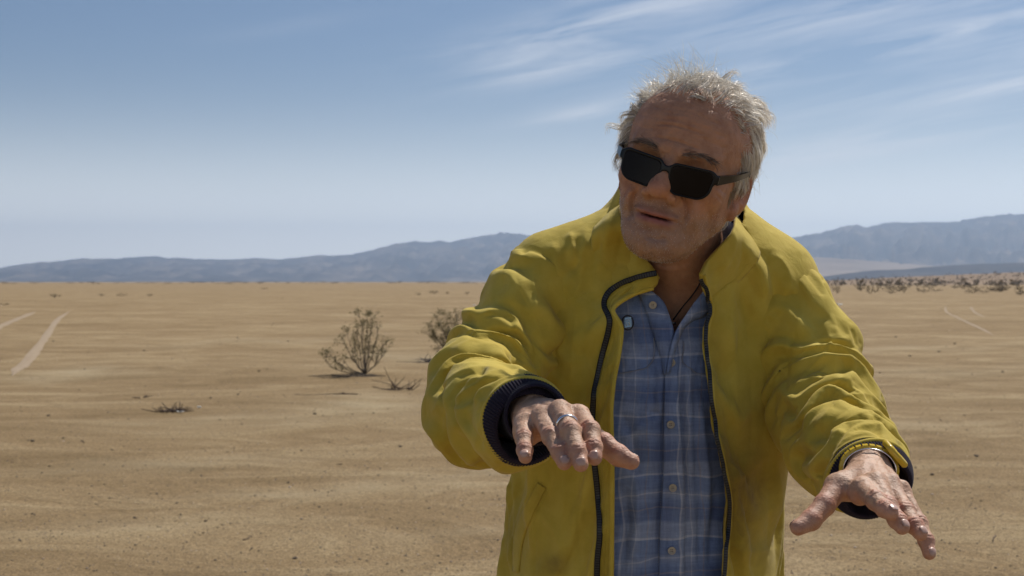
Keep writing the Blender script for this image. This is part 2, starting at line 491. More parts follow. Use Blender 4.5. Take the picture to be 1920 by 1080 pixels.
def polydist(Q2, pts):
    """distance, signed side and parameter of 2-D points to a polyline"""
    pts = np.asarray(pts, float)
    best = np.full(len(Q2), 1e9); sd = np.zeros(len(Q2)); tt = np.zeros(len(Q2))
    L = np.concatenate([[0], np.cumsum(np.linalg.norm(np.diff(pts, axis=0), axis=1))]); tot = L[-1]
    for i in range(len(pts) - 1):
        a, b = pts[i], pts[i + 1]; ab = b - a; l2 = ab @ ab
        t0 = ((Q2 - a) @ ab) / l2; t = np.clip(t0, 0, 1)
        q = Q2 - a - t[:, None] * ab
        d = np.linalg.norm(q, axis=1)
        s = np.sign(ab[0] * (Q2 - a)[:, 1] - ab[1] * (Q2 - a)[:, 0])
        m = d < best
        best[m] = d[m]; sd[m] = s[m]; tt[m] = (L[i] + t[m] * (L[i + 1] - L[i])) / tot
    return best, sd, tt

def catmull(pts, n):
    pts = np.asarray(pts, float)
    P0 = np.concatenate([[2 * pts[0] - pts[1]], pts, [2 * pts[-1] - pts[-2]]])
    t = np.linspace(0, len(pts) - 1, n); i = np.minimum(t.astype(int), len(pts) - 2); f = (t - i)[:, None]
    a, b, c, d = P0[i], P0[i + 1], P0[i + 2], P0[i + 3]
    return 0.5 * ((2 * b) + (-a + c) * f + (2 * a - 5 * b + 4 * c - d) * f * f + (-a + 3 * b - 3 * c + d) * f ** 3)

def apply_folds(V, Q, folds, minface=-0.25, gain=1.0, sign=None, crisp=False):
    """folds: (points in the photo's front view, width, height in mm, kind) pushed into the cloth along its normals.
    kind 'r' = rounded ridge, 'v' = valley, 's' = a lap: rises gently on the left of the line, drops sharply on the right"""
    N = vnormals(V, Q)
    if sign is not None: N = N * sign[:, None]
    px = toPx(V)
    view = -np.stack([V[:, 0], V[:, 1], V[:, 2] - CAM_Z], 1); view /= np.linalg.norm(view, axis=1)[:, None]
    face = np.clip(((N * view).sum(1) - minface) / 0.3, 0, 1)
    disp = np.zeros(len(V))
    for f in folds:
        pts, w, amp, kind = f[:4]
        pts = np.asarray(pts, float)
        if len(pts) > 2: pts = catmull(pts, len(pts) * 4)
        lo = pts.min(0) - 4 * w; hi = pts.max(0) + 4 * w
        m = np.where((px[:, 0] > lo[0]) & (px[:, 0] < hi[0]) & (px[:, 1] > lo[1]) & (px[:, 1] < hi[1]))[0]
        if not len(m): continue
        d, s, t = polydist(px[m], pts)
        taper = np.clip(np.minimum(t, 1 - t) * 4.0, 0, 1); taper = taper * taper * (3 - 2 * taper)
        if kind in ('r', 'v'):
            g = np.exp(-(d / w) ** 1.25) if crisp else np.exp(-(d / w) ** 2)
            if kind == 'v': g = -g
        else:
            x = d * s   # left negative, right positive of the direction of travel
            g = np.where(x < 0, np.exp(-(np.abs(x) / (w * 1.8)) ** 2), np.exp(-(np.abs(x) / (w * 0.38)) ** 2)) - 0.45 * np.exp(-((x - w * 0.95) / (w * 0.55)) ** 2)
        disp[m] += g * taper * amp * 0.001
    return V + N * (disp * face * gain)[:, None]

def patch(rows, nu, nv):
    """rows: list of lists of world points -> smooth grid nu x nv"""
    R = [catmull(np.array(r), nu) for r in rows]
    R = np.array(R)                      # rows, nu, 3
    G = np.stack([catmull(R[:, j], nv) for j in range(nu)], 1)   # nv, nu, 3
    return G

def grid_mesh(name, G, mats, thick, parent, closed=False, attrs=None, smooth_it=0):
    """a sheet with real thickness from a grid of points"""
    nv, nu, _ = G.shape
    V = G.reshape(-1, 3)
    i = (np.arange(nv - 1)[:, None] * nu + np.arange(nu - 1)[None]).ravel()
    Q = np.stack([i, i + 1, i + nu + 1, i + nu], 1)
    N = vnormals(V, Q)
    # make the normals look towards the camera side on average
    n = len(V)
    V2 = np.concatenate([V, V + N * thick]); 
    Q2 = np.concatenate([Q[:, ::-1], Q + n])
    def side(idx, fl):
        a, b = idx[:-1], idx[1:]
        q = np.stack([a, b, b + n, a + n], 1)
        return q[:, ::-1] if fl else q
    g = np.arange(n).reshape(nv, nu)
    Q2 = np.concatenate([Q2, side(g[0], False), side(g[-1], True), side(g[:, 0], True), side(g[:, -1], False)])
    return link_mesh(name, V2, Q2, mats, parent)

def tube(path, r, sides=6, cap=True):
    path = np.asarray(path, float); n = len(path)
    r = np.full(n, r) if np.isscalar(r) else np.asarray(r)
    T = np.gradient(path, axis=0); T /= np.maximum(np.linalg.norm(T, axis=1), 1e-9)[:, None]
    up = np.array([0.13, 0.31, 0.94]); 
    A = np.cross(T, up); A /= np.maximum(np.linalg.norm(A, axis=1), 1e-9)[:, None]
    Bn = np.cross(T, A)
    an = np.arange(sides) * 2 * math.pi / sides
    V = (path[:, None] + r[:, None, None] * (np.cos(an)[None, :, None] * A[:, None] + np.sin(an)[None, :, None] * Bn[:, None])).reshape(-1, 3)
    Fc = []
    for i in range(n - 1):
        for j in range(sides):
            k = (j + 1) % sides
            Fc.append((i * sides + j, i * sides + k, (i + 1) * sides + k, (i + 1) * sides + j))
    if cap:
        Fc.append(tuple(range(sides))[::-1]); Fc.append(tuple((n - 1) * sides + j for j in range(sides)))
    return V, Fc

class MB:
    def __init__(s): s.V, s.F = [], []
    def add(s, V, Fc):
        o = len(s.V); s.V.extend([tuple(v) for v in V]); s.F.extend([tuple(int(i) + o for i in f) for f in Fc])
    def build(s, name, mat, parent=None, smooth=True):
        return link_mesh(name, np.array(s.V), s.F, mat, parent, smooth)

def bvh_of(V, Q):
    return BVHTree.FromPolygons([tuple(v) for v in V], [tuple(int(i) for i in q) for q in Q])
def drop(bvh, px, py, lift=0.0, far=5.0):
    """the point of a surface seen at this place of the photo, lifted off it"""
    d = Vector(P(px, py, 1.0)) - Vector((0, 0, CAM_Z)); d.normalize()
    h = bvh.ray_cast(Vector((0, 0, CAM_Z)), d, far)
    if h[0] is None: return None, None
    n = h[1]
    if n.dot(d) > 0: n = -n
    return np.array(h[0] + n * lift), np.array(n)
# ------------------------------------------------------------------ materials of the man
def skin_mat():
    t = NT('skin')
    base = t.attr('tint').outputs['Color']
    n = t.noise(55, 4, 0.6)
    n2 = t.noise(420, 3, 0.6)
    mott = t.ramp(n, [(0.34, (0.80, 0.71, 0.67)), (0.5, (1, 1, 1)), (0.66, (1.16, 1.11, 1.06))])
    col = t.mix(0.8, base, mott, 'MULTIPLY')
    wr = t.voro(260, t.mapping((1, 1, 1.6)), 'DISTANCE_TO_EDGE')
    b = t.bump(t.math('MULTIPLY', wr, 1.0), 0.35, 0.0012)
    b = t.bump(n2, 0.7, 0.0009, b)
    b = t.bump(t.noise(150, 4, 0.65), 0.55, 0.0014, b)
    b = t.bump(n, 0.35, 0.002, b)
    m = t.set(**{'Base Color': col, 'Roughness': 0.55, 'Normal': b, 'Specular IOR Level': 0.4})
    t.b.inputs['Subsurface Weight'].default_value = 0.10
    t.b.inputs['Subsurface Radius'].default_value = (0.012, 0.004, 0.002)
    t.b.inputs['Subsurface Scale'].default_value = 0.22
    return m
SKIN = skin_mat()
SK = np.array([0.42, 0.212, 0.120])         # tanned face
SKH = np.array([0.47, 0.285, 0.185])        # hands

FOOT = (0.21, 1.83, 0)
man = empty('person', FOOT)
tag(man, 'grey haired man in a yellow jacket and dark sunglasses with both hands held out', 'person')

# ------------------------------------------------------------------ head, in its own frame (x to his left, -y forward, z up)
HR = rot('Y', 17) @ rot('Z', -19) @ rot('X', 10)
HO = P(1286, 312, 1.70)
def h2w(p): return np.asarray(p, float) @ np.asarray(HR, float).T + HO
def w2h(p): return (np.asarray(p) - HO.astype(np.float32)) @ HR

NECK0 = P(1282, 425, 1.775); NECK1 = P(1280, 600, 1.87)
def sd_head(p):
    q = w2h(p).astype(np.float32)
    x = np.abs(q[:, 0]); q2 = q.copy(); q2[:, 0] = x       # symmetric
    d = s_ell(q, (0, 0.020, 0.030), (0.078, 0.096, 0.080))                       # cranium
    d = smin(d, s_ell(q, (0, -0.030, 0.034), (0.066, 0.060, 0.062)), 0.03)       # forehead
    d = smin(d, s_ell(q, (0, -0.030, -0.030), (0.067, 0.058, 0.070)), 0.025)     # mid face
    d = smin(d, s_cap(q2, (0.050, -0.003, -0.056), (0.018, -0.070, -0.092), 0.014, 0.013), 0.030)   # jaw
    d = smin(d, s_ell(q, (0, -0.073, -0.094), (0.023, 0.017, 0.017)), 0.022)     # chin
    d = smin(d, s_ell(q, (0, -0.050, -0.066), (0.040, 0.042, 0.045)), 0.02)      # muzzle
    d = smin(d, s_ell(q2, (0.040, -0.062, -0.022), (0.024, 0.020, 0.020)), 0.02) # cheekbones
    d = smin(d, s_cap(q2, (0.012, -0.088, 0.0185), (0.046, -0.070, 0.0195), 0.009, 0.008), 0.014)    # brow ridge
    # eye sockets
    d = smax(d, -s_ell(q2, (0.033, -0.094, -0.002), (0.021, 0.017, 0.014)), 0.012)
    d = smin(d, s_ell(q2, (0.032, -0.068, -0.002), (0.014, 0.013, 0.012)), 0.004) # eyeball with lids
    # nose
    nose = s_cap(q, (0, -0.086, 0.008), (0, -0.105, -0.024), 0.0080, 0.0120)
    nose = smin(nose, s_ell(q, (0, -0.1075, -0.029), (0.0135, 0.012, 0.0115)), 0.006)
    nose = smin(nose, s_ell(q2, (0.0155, -0.095, -0.0355), (0.0090, 0.012, 0.0085)), 0.006)
    d = smin(d, nose, 0.009)
    d = smax(d, -s_ell(q2, (0.0075, -0.103, -0.0435), (0.0045, 0.007, 0.005)), 0.003)
    # lips, slightly parted
    mw = np.clip(1 - (x / 0.028) ** 2, 0, 1)
    d = smin(d, s_ell(q, (0, -0.0865, -0.0590), (0.029, 0.0115, 0.0060)), 0.004)
    d = smin(d, s_ell(q, (0, -0.0845, -0.0705), (0.026, 0.0120, 0.0070)), 0.004)
    d = smax(d, -s_ell(q, (0, -0.099, -0.0643), (0.027, 0.016, 0.0011)), 0.0025)
    d = smax(d, -s_ell(q, (0, -0.101, -0.0825), (0.018, 0.008, 0.0045)), 0.007)  # below the lip
    d = smax(d, -s_cap(q, (0, -0.1065, -0.046), (0, -0.1025, -0.055), 0.003, 0.003), 0.005)  # philtrum
    # nasolabial folds, cheeks hanging beside the mouth
    d = smax(d, -s_chain(q2, [(0.021, -0.0985, -0.030), (0.029, -0.0925, -0.046), (0.034, -0.083, -0.064), (0.034, -0.078, -0.076)], [0.0024, 0.0032, 0.0032, 0.0018]), 0.006)
    d = smin(d, s_ell(q2, (0.036, -0.066, -0.050), (0.017, 0.016, 0.022)), 0.012)
    d = smin(d, s_ell(q2, (0.027, -0.056, -0.084), (0.015, 0.019, 0.014)), 0.016)
    # bags under the eyes
    d = smax(d, -s_cap(q2, (0.022, -0.094, -0.008), (0.044, -0.080, -0.014), 0.002, 0.002), 0.006)
    # ears
    er = rot('Z', 22)
    e = s_ell(q2, (0.0745, 0.010, -0.013), (0.0075, 0.020, 0.033), er)
    e = smax(e, -s_ell(q2, (0.0825, 0.008, -0.007), (0.008, 0.011, 0.020), er), 0.004)
    e = smin(e, s_ell(q2, (0.0735, -0.002, -0.041), (0.006, 0.009, 0.012)), 0.005)
    d = smin(d, e, 0.006)
    # throat and neck
    n = s_cap(p, NECK0, NECK1, 0.050, 0.062)
    n = smin(n, s_ell(q, (0, -0.030, -0.098), (0.038, 0.048, 0.022)), 0.03)
    d = smin(d, n, 0.022)
    return d

CH = P(1270, 790, 1.86)
def sd_chest(p):
    q = p.copy(); 
    c = P(1268, 800, 1.875)
    d = s_ell(p, c, (0.135, 0.105, 0.24))
    d = smin(d, s_cap(p, P(1150, 610, 1.88), P(1400, 620, 1.90), 0.052, 0.052), 0.06)
    # collar bones
    return d

# arms: the line each sleeve follows, then elbow and wrist
S_R = [P(1040, 530, 1.865), P(985, 598, 1.835), P(925, 695, 1.775), P(899, 760, 1.69), P(928, 776, 1.60), P(962, 790, 1.535), P(984, 790, 1.500)]
S_RR = [0.074, 0.070, 0.070, 0.069, 0.063, 0.056, 0.0500]
S_L = [P(1432, 548, 1.87), P(1490, 632, 1.83), P(1535, 720, 1.785), P(1567, 792, 1.70), P(1600, 842, 1.61), P(1621, 877, 1.555), P(1630, 896, 1.520)]
S_LR = [0.075, 0.073, 0.072, 0.070, 0.063, 0.055, 0.0475]

R_EL, R_WR = S_R[4], P(1004, 778, 1.475)
L_EL, L_WR = S_L[4], P(1630, 881, 1.485)

def hand_sdf(J, wr, arm):
    """J: dict of finger -> [(px,py,d,r)...] knuckle to tip; thumb likewise"""
    fing = {k: (np.array([P(*j[:3]) for j in v]), [j[3] for j in v]) for k, v in J.items()}
    order = ['index', 'middle', 'ring', 'little']
    mcp = [fing[k][0][0] for k in order]
    th = fing['thumb']
    # palm frame
    pn = np.cross(mcp[0] - wr, mcp[3] - wr); pn /= np.linalg.norm(pn)
    if pn[2] < 0: pn = -pn                     # back of the hand looks up
    def f(p):
        d = s_cap(p, arm, wr + (arm - wr) * 0.06, 0.029, 0.0245)
        for i, m in enumerate(mcp):
            side = (i - 1.5) / 1.5
            base = wr + (m - wr) * 0.12 + (mcp[0] - mcp[3]) * (-side) * 0.16
            inner = m - pn * 0.0075
            d = smin(d, s_cap(p, base - pn * 0.004, inner, 0.0150, 0.0118), 0.012)
            # tendons over the back of the hand
            dd = s_cap(p, base + pn * 0.0125, m + pn * 0.0035, 0.0032, 0.0034)
            d = smin(d, dd, 0.006)
            d = smin(d, s_ell(p, m + pn * 0.001, (0.0098, 0.0098, 0.0098)), 0.007)       # knuckle
        # heel and ball of the thumb
        d = smin(d, s_cap(p, wr + (mcp[3] - wr) * 0.25 - pn * 0.010, mcp[3] - pn * 0.012, 0.013, 0.010), 0.015)
        tb = wr + (mcp[0] - wr) * 0.22 - pn * 0.006
        d = smin(d, s_cap(p, tb, th[0][0], 0.0165, th[1][0]), 0.014)
        d = smin(d, s_cap(p, th[0][0] - pn * 0.002, mcp[0] * 0.45 + wr * 0.55 - pn * 0.012, 0.010, 0.012), 0.014)   # web of the thumb
        for k in order + ['thumb']:
            pts, rr = fing[k]
            e = None
            for i in range(len(pts) - 1):
                c = s_cap(p, pts[i], pts[i + 1], rr[i], rr[i + 1])
                e = c if e is None else smin(e, c, 0.0025)
            for i in range(1, len(pts) - 1):                # joint bulges with a dorsal knob
                e = smin(e, s_ell(p, pts[i] + pn * 0.0012, (rr[i] * (1.06 if k != 'thumb' else 0.98),) * 3), 0.003)
            d = smin(d, e, 0.0042)
        return d
    return f, fing, pn

RJ = {'little': [(984, 795, 1.402, .0098), (983, 824, 1.366, .0086), (984, 845, 1.349, .0078), (985, 857, 1.340, .0070)],
      'ring':   [(1017, 782, 1.390, .0104), (1034, 820, 1.346, .0093), (1050, 849, 1.322, .0084), (1058, 868, 1.311, .0074)],
      'middle': [(1049, 770, 1.384, .0106), (1070, 809, 1.334, .0096), (1083, 850, 1.312, .0086), (1089, 871, 1.302, .0076)],
      'index':  [(1086, 779, 1.386, .0104), (1107, 808, 1.344, .0095), (1113, 840, 1.326, .0086), (1115, 859, 1.317, .0076)],
      'thumb':  [(1092, 806, 1.425, .0125), (1132, 834, 1.405, .0118), (1160, 855, 1.392, .0110), (1184, 866, 1.384, .0085)]}
LJ = {'index':  [(1616, 915, 1.402, .0106), (1642, 940, 1.362, .0095), (1659, 955, 1.343, .0086), (1671, 962, 1.334, .0076)],
      'middle': [(1643, 905, 1.408, .0106), (1665, 950, 1.366, .0095), (1682, 976, 1.346, .0086), (1692, 989, 1.337, .0076)],
      'ring':   [(1668, 908, 1.415, .0104), (1697, 960, 1.374, .0092), (1715, 987, 1.352, .0083), (1726, 1001, 1.342, .0074)],
      'little': [(1689, 922, 1.425, .0098), (1723, 982, 1.388, .0085), (1737, 1015, 1.370, .0078), (1743, 1038, 1.360, .0068)],
      'thumb':  [(1572, 912, 1.430, .0130), (1546, 948, 1.405, .0112), (1521, 976, 1.390, .0106), (1497, 990, 1.380, .0082)]}
f_rh, fing_r, pn_r = hand_sdf(RJ, R_WR, R_EL)
f_lh, fing_l, pn_l = hand_sdf(LJ, L_WR, L_EL)

def fine_disp(V, Q, amp, scale, seed=0, oct=4):
    N = vnormals(V, Q)
    return V + N * (amp * fbm(V * scale + seed, oct))[:, None]

def sm(e0, e1, x):
    t = np.clip((x - e0) / (e1 - e0), 0, 1); return t * t * (3 - 2 * t)

FOLDS_H = [
 ([(1272, 352), (1284, 375), (1288, 400), (1282, 428)], 3.4, 3.4, 'v'), ([(1284, 352), (1297, 378), (1300, 405), (1292, 432)], 8.0, 3.6, 'r'),
 ([(1198, 350), (1187, 370), (1183, 392), (1190, 412)], 2.8, 3.8, 'v'), ([(1190, 350), (1177, 372), (1174, 395)], 6.0, 3.6, 'r'),
 ([(1205, 440), (1228, 448), (1256, 448)], 5, 3.0, 'v'), ([(1210, 462), (1232, 466), (1254, 463)], 8, 2.0, 'r'), ([(1280, 432), (1286, 448), (1284, 468)], 3.0, 1.0, 'v'),
 ([(1188, 418), (1190, 436), (1200, 452)], 3.0, 1.0, 'v'),
 ([(1200, 475), (1235, 492), (1280, 488)], 5.0, 1.4, 'v'), ([(1210, 492), (1250, 506), (1300, 498)], 4.5, 1.4, 'r'),
 ([(1300, 420), (1312, 440), (1310, 470)], 9, 1.5, 'r'), ([(1318, 380), (1330, 410), (1326, 450)], 7, 1.2, 'v'),
 ([(1215, 255), (1260, 262), (1320, 283)], 2.8, 2.0, 'v'), ([(1222, 232), (1270, 236), (1330, 256)], 2.8, 2.0, 'v'), ([(1232, 210), (1280, 214), (1335, 232)], 2.6, 0.6, 'v'),
 ([(1340, 350), (1352, 356), (1362, 366)], 2.2, 0.8, 'v'), ([(1338, 362), (1348, 370), (1356, 382)], 2.2, 0.8, 'v'), ([(1242, 285), (1246, 300)], 2.5, 0.9, 'v'), ([(1252, 283), (1257, 298)], 2.5, 0.8, 'v'),
]

def build_body():
    lo = HO - np.array([0.125, 0.14, 0.16]); hi = HO + np.array([0.125, 0.16, 0.165])
    V1, Q1 = mesh_sdf(sd_head, lo, hi, 0.0014)
    q = w2h(V1.astype(np.float32)).astype(float)
    ax, y, z = np.abs(q[:, 0]), q[:, 1], q[:, 2]
    V1 = relax(V1, Q1, 1, 0.5)
    # brow and forehead lines, crow's feet, loose skin of the throat
    N1 = vnormals(V1, Q1)
    fore = sm(0.026, 0.036, z) * sm(0.088, 0.07, z) * sm(-0.05, -0.07, y)
    wav = np.sin((z + 0.004 * fbm(q * 30, 2) - 0.0025 * np.cos(ax * 60)) * 2 * math.pi / 0.0125)
    dd = -0.0006 * fore * np.clip(wav, 0, 1) ** 2
    cheek = sm(-0.03, -0.045, z) * sm(-0.03, -0.06, y)
    dd += 0.0012 * fbm(q * 48, 3) + 0.0005 * fbm(q * 150, 2)
    V1 = V1 + N1 * dd[:, None]
    V1 = apply_folds(V1, Q1, FOLDS_H, minface=-0.1)
    # colours that belong to the skin, plus shade painted into the lip gap
    T = np.tile(SK, (len(V1), 1))
    lip = np.exp(-((ax) / 0.024) ** 4) * np.exp(-((z + 0.0650) / 0.0085) ** 4) * sm(-0.078, -0.086, y)
    T = T * (1 - 0.92 * lip[:, None]) + np.array([0.31, 0.105, 0.088]) * 0.92 * lip[:, None]
    stub = sm(-0.045, -0.062, z) * sm(0.02, -0.03, y) * (1 - lip)
    stub = np.maximum(stub, np.exp(-(ax / 0.026) ** 4) * np.exp(-((z + 0.049) / 0.008) ** 2) * sm(-0.075, -0.085, y))
    T = T * (1 - 0.40 * stub[:, None]) + np.array([0.24, 0.19, 0.165]) * 0.40 * stub[:, None]
    red = np.exp(-((ax / 0.017) ** 2)) * np.exp(-((z + 0.028) / 0.015) ** 2) * sm(-0.09, -0.1, y) + 0.5 * np.exp(-(((ax - 0.045) / 0.02) ** 2 + ((z + 0.028) / 0.02) ** 2)) + 0.7 * sm(0.070, 0.076, ax) * sm(0.04, 0, z)
    T = T * (1 - 0.35 * np.clip(red, 0, 1)[:, None]) + np.array([0.46, 0.16, 0.10]) * 0.35 * np.clip(red, 0, 1)[:, None]
    spot = sm(0.42, 0.62, fbm(q * 90, 2)) * 0.25
    T *= (1 - spot[:, None] * np.array([0.4, 0.6, 0.7]))
    mouth = np.exp(-(ax / 0.021) ** 4) * np.exp(-((z + 0.0643) / 0.0011) ** 2) * sm(-0.078, -0.084, y)  # dark line painted where the lips part, standing in for shade
    T = T * (1 - 0.8 * mouth[:, None]) + np.array([0.05, 0.02, 0.018]) * 0.8 * mouth[:, None]
    # chest and upper arms under the clothes
    f2 = lambda p: smin(smin(sd_chest(p), s_cap(p, NECK0, NECK1, 0.050, 0.062), 0.04),
                        np.minimum(s_chain(p, S_R[:6], [.045, .038, .036, .034, .031, .028]), s_chain(p, S_L[:6], [.045, .038, .036, .034, .031, .028])), 0.02)
    c = P(1270, 800, 1.84)
    V2, Q2 = mesh_sdf(f2, c - np.array([0.36, 0.19, 0.42]), c + np.array([0.36, 0.19, 0.30]), 0.006)
    parts = [(V1, Q1, T), (V2, Q2, np.tile(SK * 0.92, (len(V2), 1)))]
    for f, fing, pn, wr in ((f_rh, fing_r, pn_r, R_WR), (f_lh, fing_l, pn_l, L_WR)):
        allp = np.concatenate([v[0] for v in fing.values()] + [wr[None]])
        lo, hi = allp.min(0) - 0.03, allp.max(0) + 0.03
        hi[1] += 0.10; 
        V, Q = mesh_sdf(f, lo, hi, 0.0012)
        V = relax(V, Q, 1, 0.5)
        N = vnormals(V, Q)
        # veins on the back, creases over each joint
        up = sm(0.2, 0.6, N @ pn)
        vein = fbm(V * np.array([38, 38, 38]) + 5, 2, ridged=True)
        d = up * 0.0008 * np.clip(vein - 0.52, 0, 1) * 3
        tint = np.tile(SKH, (len(V), 1))
        crease = np.zeros(len(V)); tip = np.zeros(len(V))
        for k, (pts, rr) in fing.items():
            for i in range(1, len(pts) - 1):
                ax_ = pts[i + 1] - pts[i - 1]; ax_ /= np.linalg.norm(ax_)
                rel = V - pts[i]; a = rel @ ax_; rad = np.linalg.norm(rel - a[:, None] * ax_, axis=1)
                near = (rad < rr[i] * 1.6) & (np.abs(a) < 0.009)
                w = near * np.clip(1 - np.abs(a) / 0.009, 0, 1)
                crease += w * up * np.clip(np.cos(a / 0.0024 * math.pi + 2.2 * fbm(V * 160, 1)), 0, 1)
                tint = np.where((w * up)[:, None] > 0, tint * (1 - 0.22 * (w * up)[:, None] * np.array([0.3, 1, 1])), tint)
            dt = np.linalg.norm(V - pts[-1], axis=1)
            tip = np.maximum(tip, sm(0.024, 0.008, dt))
        thv = fing['thumb'][0]; dth = np.min([np.linalg.norm(V - q_, axis=1) for q_ in (thv[1], thv[2], thv[3], (thv[0] + thv[1]) / 2, (thv[1] + thv[2]) / 2)], axis=0)
        calm = 1 - 0.8 * sm(0.026, 0.014, dth); d = d * calm; crease = crease * calm
        tip = np.maximum(tip, 0.8 * sm(0.022, 0.012, dth))
        d -= 0.0007 * np.clip(crease, 0, 1)
        d += 0.0003 * fbm(V * 130, 3)
        V = V + N * d[:, None]
        under = sm(0.1, -0.4, N @ pn)
        tint = tint * (1 - 0.35 * np.maximum(under, tip * 0.8)[:, None]) + np.array([0.52, 0.20, 0.14]) * 0.35 * np.maximum(under, tip * 0.8)[:, None]
        parts.append((V, Q, tint))
        if wr is R_WR: NV = []
    Vs, Qs, Ts, off = [], [], [], 0
    for V, Q, T_ in parts:
        Vs.append(V); Qs.append(Q + off); Ts.append(T_); off += len(V)
    b = link_mesh('body', np.concatenate(Vs), np.concatenate(Qs), SKIN, man, attrs={'tint': np.concatenate(Ts)})
    return b, (V1, Q1), parts
body, HEADM, BPARTS = build_body()

# fingernails
NAIL = simple('fingernail', (0.50, 0.315, 0.245), 0.32)
def nails():
    for fing, pn, (V, Q, _) in ((fing_r, pn_r, BPARTS[2]), (fing_l, pn_l, BPARTS[3])):
        bv = bvh_of(V, Q)
        for k, (pts, rr) in fing.items():
            ax = pts[-1] - pts[-2]; ax /= np.linalg.norm(ax)
            if k == 'thumb':
                nrm = pn * 0.5 + np.array([0, 1.0, 0])
            else:
                nrm = pn.copy()
            nrm = nrm - ax * (nrm @ ax); nrm /= np.linalg.norm(nrm)
            sd = np.cross(ax, nrm)
            c = pts[-1] + ax * (0.0022 if k != 'thumb' else 0.0)
            r = rr[-1]
            G = np.zeros((7, 7, 3))
            for i, a in enumerate(np.linspace(-1, 1, 7)):
                for j, b in enumerate(np.linspace(-1, 1, 7)):
                    ang = b * 0.60
                    L = 0.0034 * (1 - 0.25 * b * b) if a > 0 else 0.0046 * (1 - 0.30 * b * b)
                    o = c + ax * (a * L)
                    dirv = nrm * math.cos(ang) + sd * math.sin(ang)
                    h = bv.ray_cast(Vector(o + dirv * 0.0105), Vector(-dirv), 0.03)
                    ff = np.array(h[0]) if h[0] is not None else o + dirv * r
                    G[i, j] = ff + dirv * 0.00035
            G[-1] += ax * 0.0006
            Vn = G.reshape(-1, 3)
            nn = vnormals(Vn, np.array([[i * 7 + j, i * 7 + j + 1, (i + 1) * 7 + j + 1, (i + 1) * 7 + j] for i in range(6) for j in range(6)]))
            if (nn.mean(0) @ nrm) < 0: G = G[:, ::-1]
            grid_mesh('fingernail', G, NAIL, 0.0006, body)
nails()
# ------------------------------------------------------------------ cloth materials
def jacket_mat():
    t = NT('yellow_nylon')
    n = t.noise(9, 5, 0.6); n2 = t.noise(160, 4, 0.6)
    w1 = t.noise(26, 6, 0.62, dist=0.8)
    soil = t.attr('soil').outputs['Fac']
    col = t.ramp(t.math('ADD', t.math('MULTIPLY', n, 0.6), t.math('MULTIPLY', w1, 0.4)), [(0.36, (0.53, 0.385, 0.042)), (0.52, (0.635, 0.475, 0.070)), (0.66, (0.70, 0.545, 0.098))])
    dirt = t.math('MULTIPLY', t.math('MULTIPLY', t.noise(30, 6, 0.7, dist=1.2), soil), 1.5, True)
    col = t.mix(dirt, col, (0.20, 0.135, 0.035))
    b = t.bump(t.noise(48, 5, 0.6, dist=1.0), 0.30, 0.004)
    weave = t.math('ADD', t.noise(900, 2, 0.6), n2)
    b = t.bump(weave, 0.22, 0.0006, b)
    m = t.set(**{'Base Color': col, 'Roughness': 0.78, 'Normal': b, 'Specular IOR Level': 0.18})
    t.b.inputs['Sheen Weight'].default_value = 0.12
    tr = t.node('ShaderNodeBsdfTranslucent'); t.put(tr.inputs['Color'], (0.60, 0.46, 0.08))
    mx = t.node('ShaderNodeMixShader'); mx.inputs[0].default_value = 0.16
    t.l.new(t.b.outputs[0], mx.inputs[1]); t.l.new(tr.outputs[0], mx.inputs[2]); t.l.new(mx.outputs[0], t.out.inputs['Surface'])
    return m
JACK = jacket_mat()
def knit_mat(name, col):
    t = NT(name)
    b = t.bump(t.noise(700, 2, 0.5), 0.5, 0.0008)
    t.b.inputs['Sheen Weight'].default_value = 0.08
    return t.set(**{'Base Color': t.mix(t.noise(300, 3), col, tuple(min(1, c * 1.7) for c in col)), 'Roughness': 0.95, 'Normal': b, 'Specular IOR Level': 0.1})
KNIT = knit_mat('navy_knit', (0.016, 0.012, 0.020))
LINING = knit_mat('navy_lining', (0.010, 0.010, 0.017))
THREAD = simple('yellow_thread', (0.60, 0.48, 0.06), 0.8)
ZIPM = simple('black_zip_tape', (0.010, 0.010, 0.012), 0.75)
ZTOOTH = simple('zip_tooth', (0.03, 0.03, 0.032), 0.35)

# ------------------------------------------------------------------ torso shell of the jacket
# photo row: left and right outline of the cloth, distance of its middle, half depth
TROWS = [(300, 1180, 1380, 1.86, .060), (392, 1148, 1400, 1.865, .075), (430, 1085, 1440, 1.865, .090), (470, 1035, 1480, 1.865, .105), (520, 1010, 1500, 1.865, .120),
         (600, 985, 1505, 1.865, .140), (700, 975, 1488, 1.865, .155), (800, 960, 1480, 1.865, .165), (890, 950, 1478, 1.865, .168), (980, 936, 1486, 1.865, .168), (1080, 928, 1490, 1.86, .165), (1240, 930, 1490, 1.86, .165), (1400, 940, 1480, 1.86, .155)]
TR = np.array(TROWS, float)
def torso_params(z, off=0.0):
    # z of each row at its own middle distance
    zr = CAM_Z - (TR[:, 0] - HOR) / F * TR[:, 3]
    xl = (TR[:, 1] - 960) / F * (TR[:, 3] - 0.02); xr = (TR[:, 2] - 960) / F * (TR[:, 3] - 0.02)
    o = np.argsort(zr)
    L = np.interp(z, zr[o], xl[o]); R = np.interp(z, zr[o], xr[o]); D = np.interp(z, zr[o], TR[o, 3]); H = np.interp(z, zr[o], TR[o, 4])
    return (L + R) / 2, D, (R - L) / 2 + off, H + off
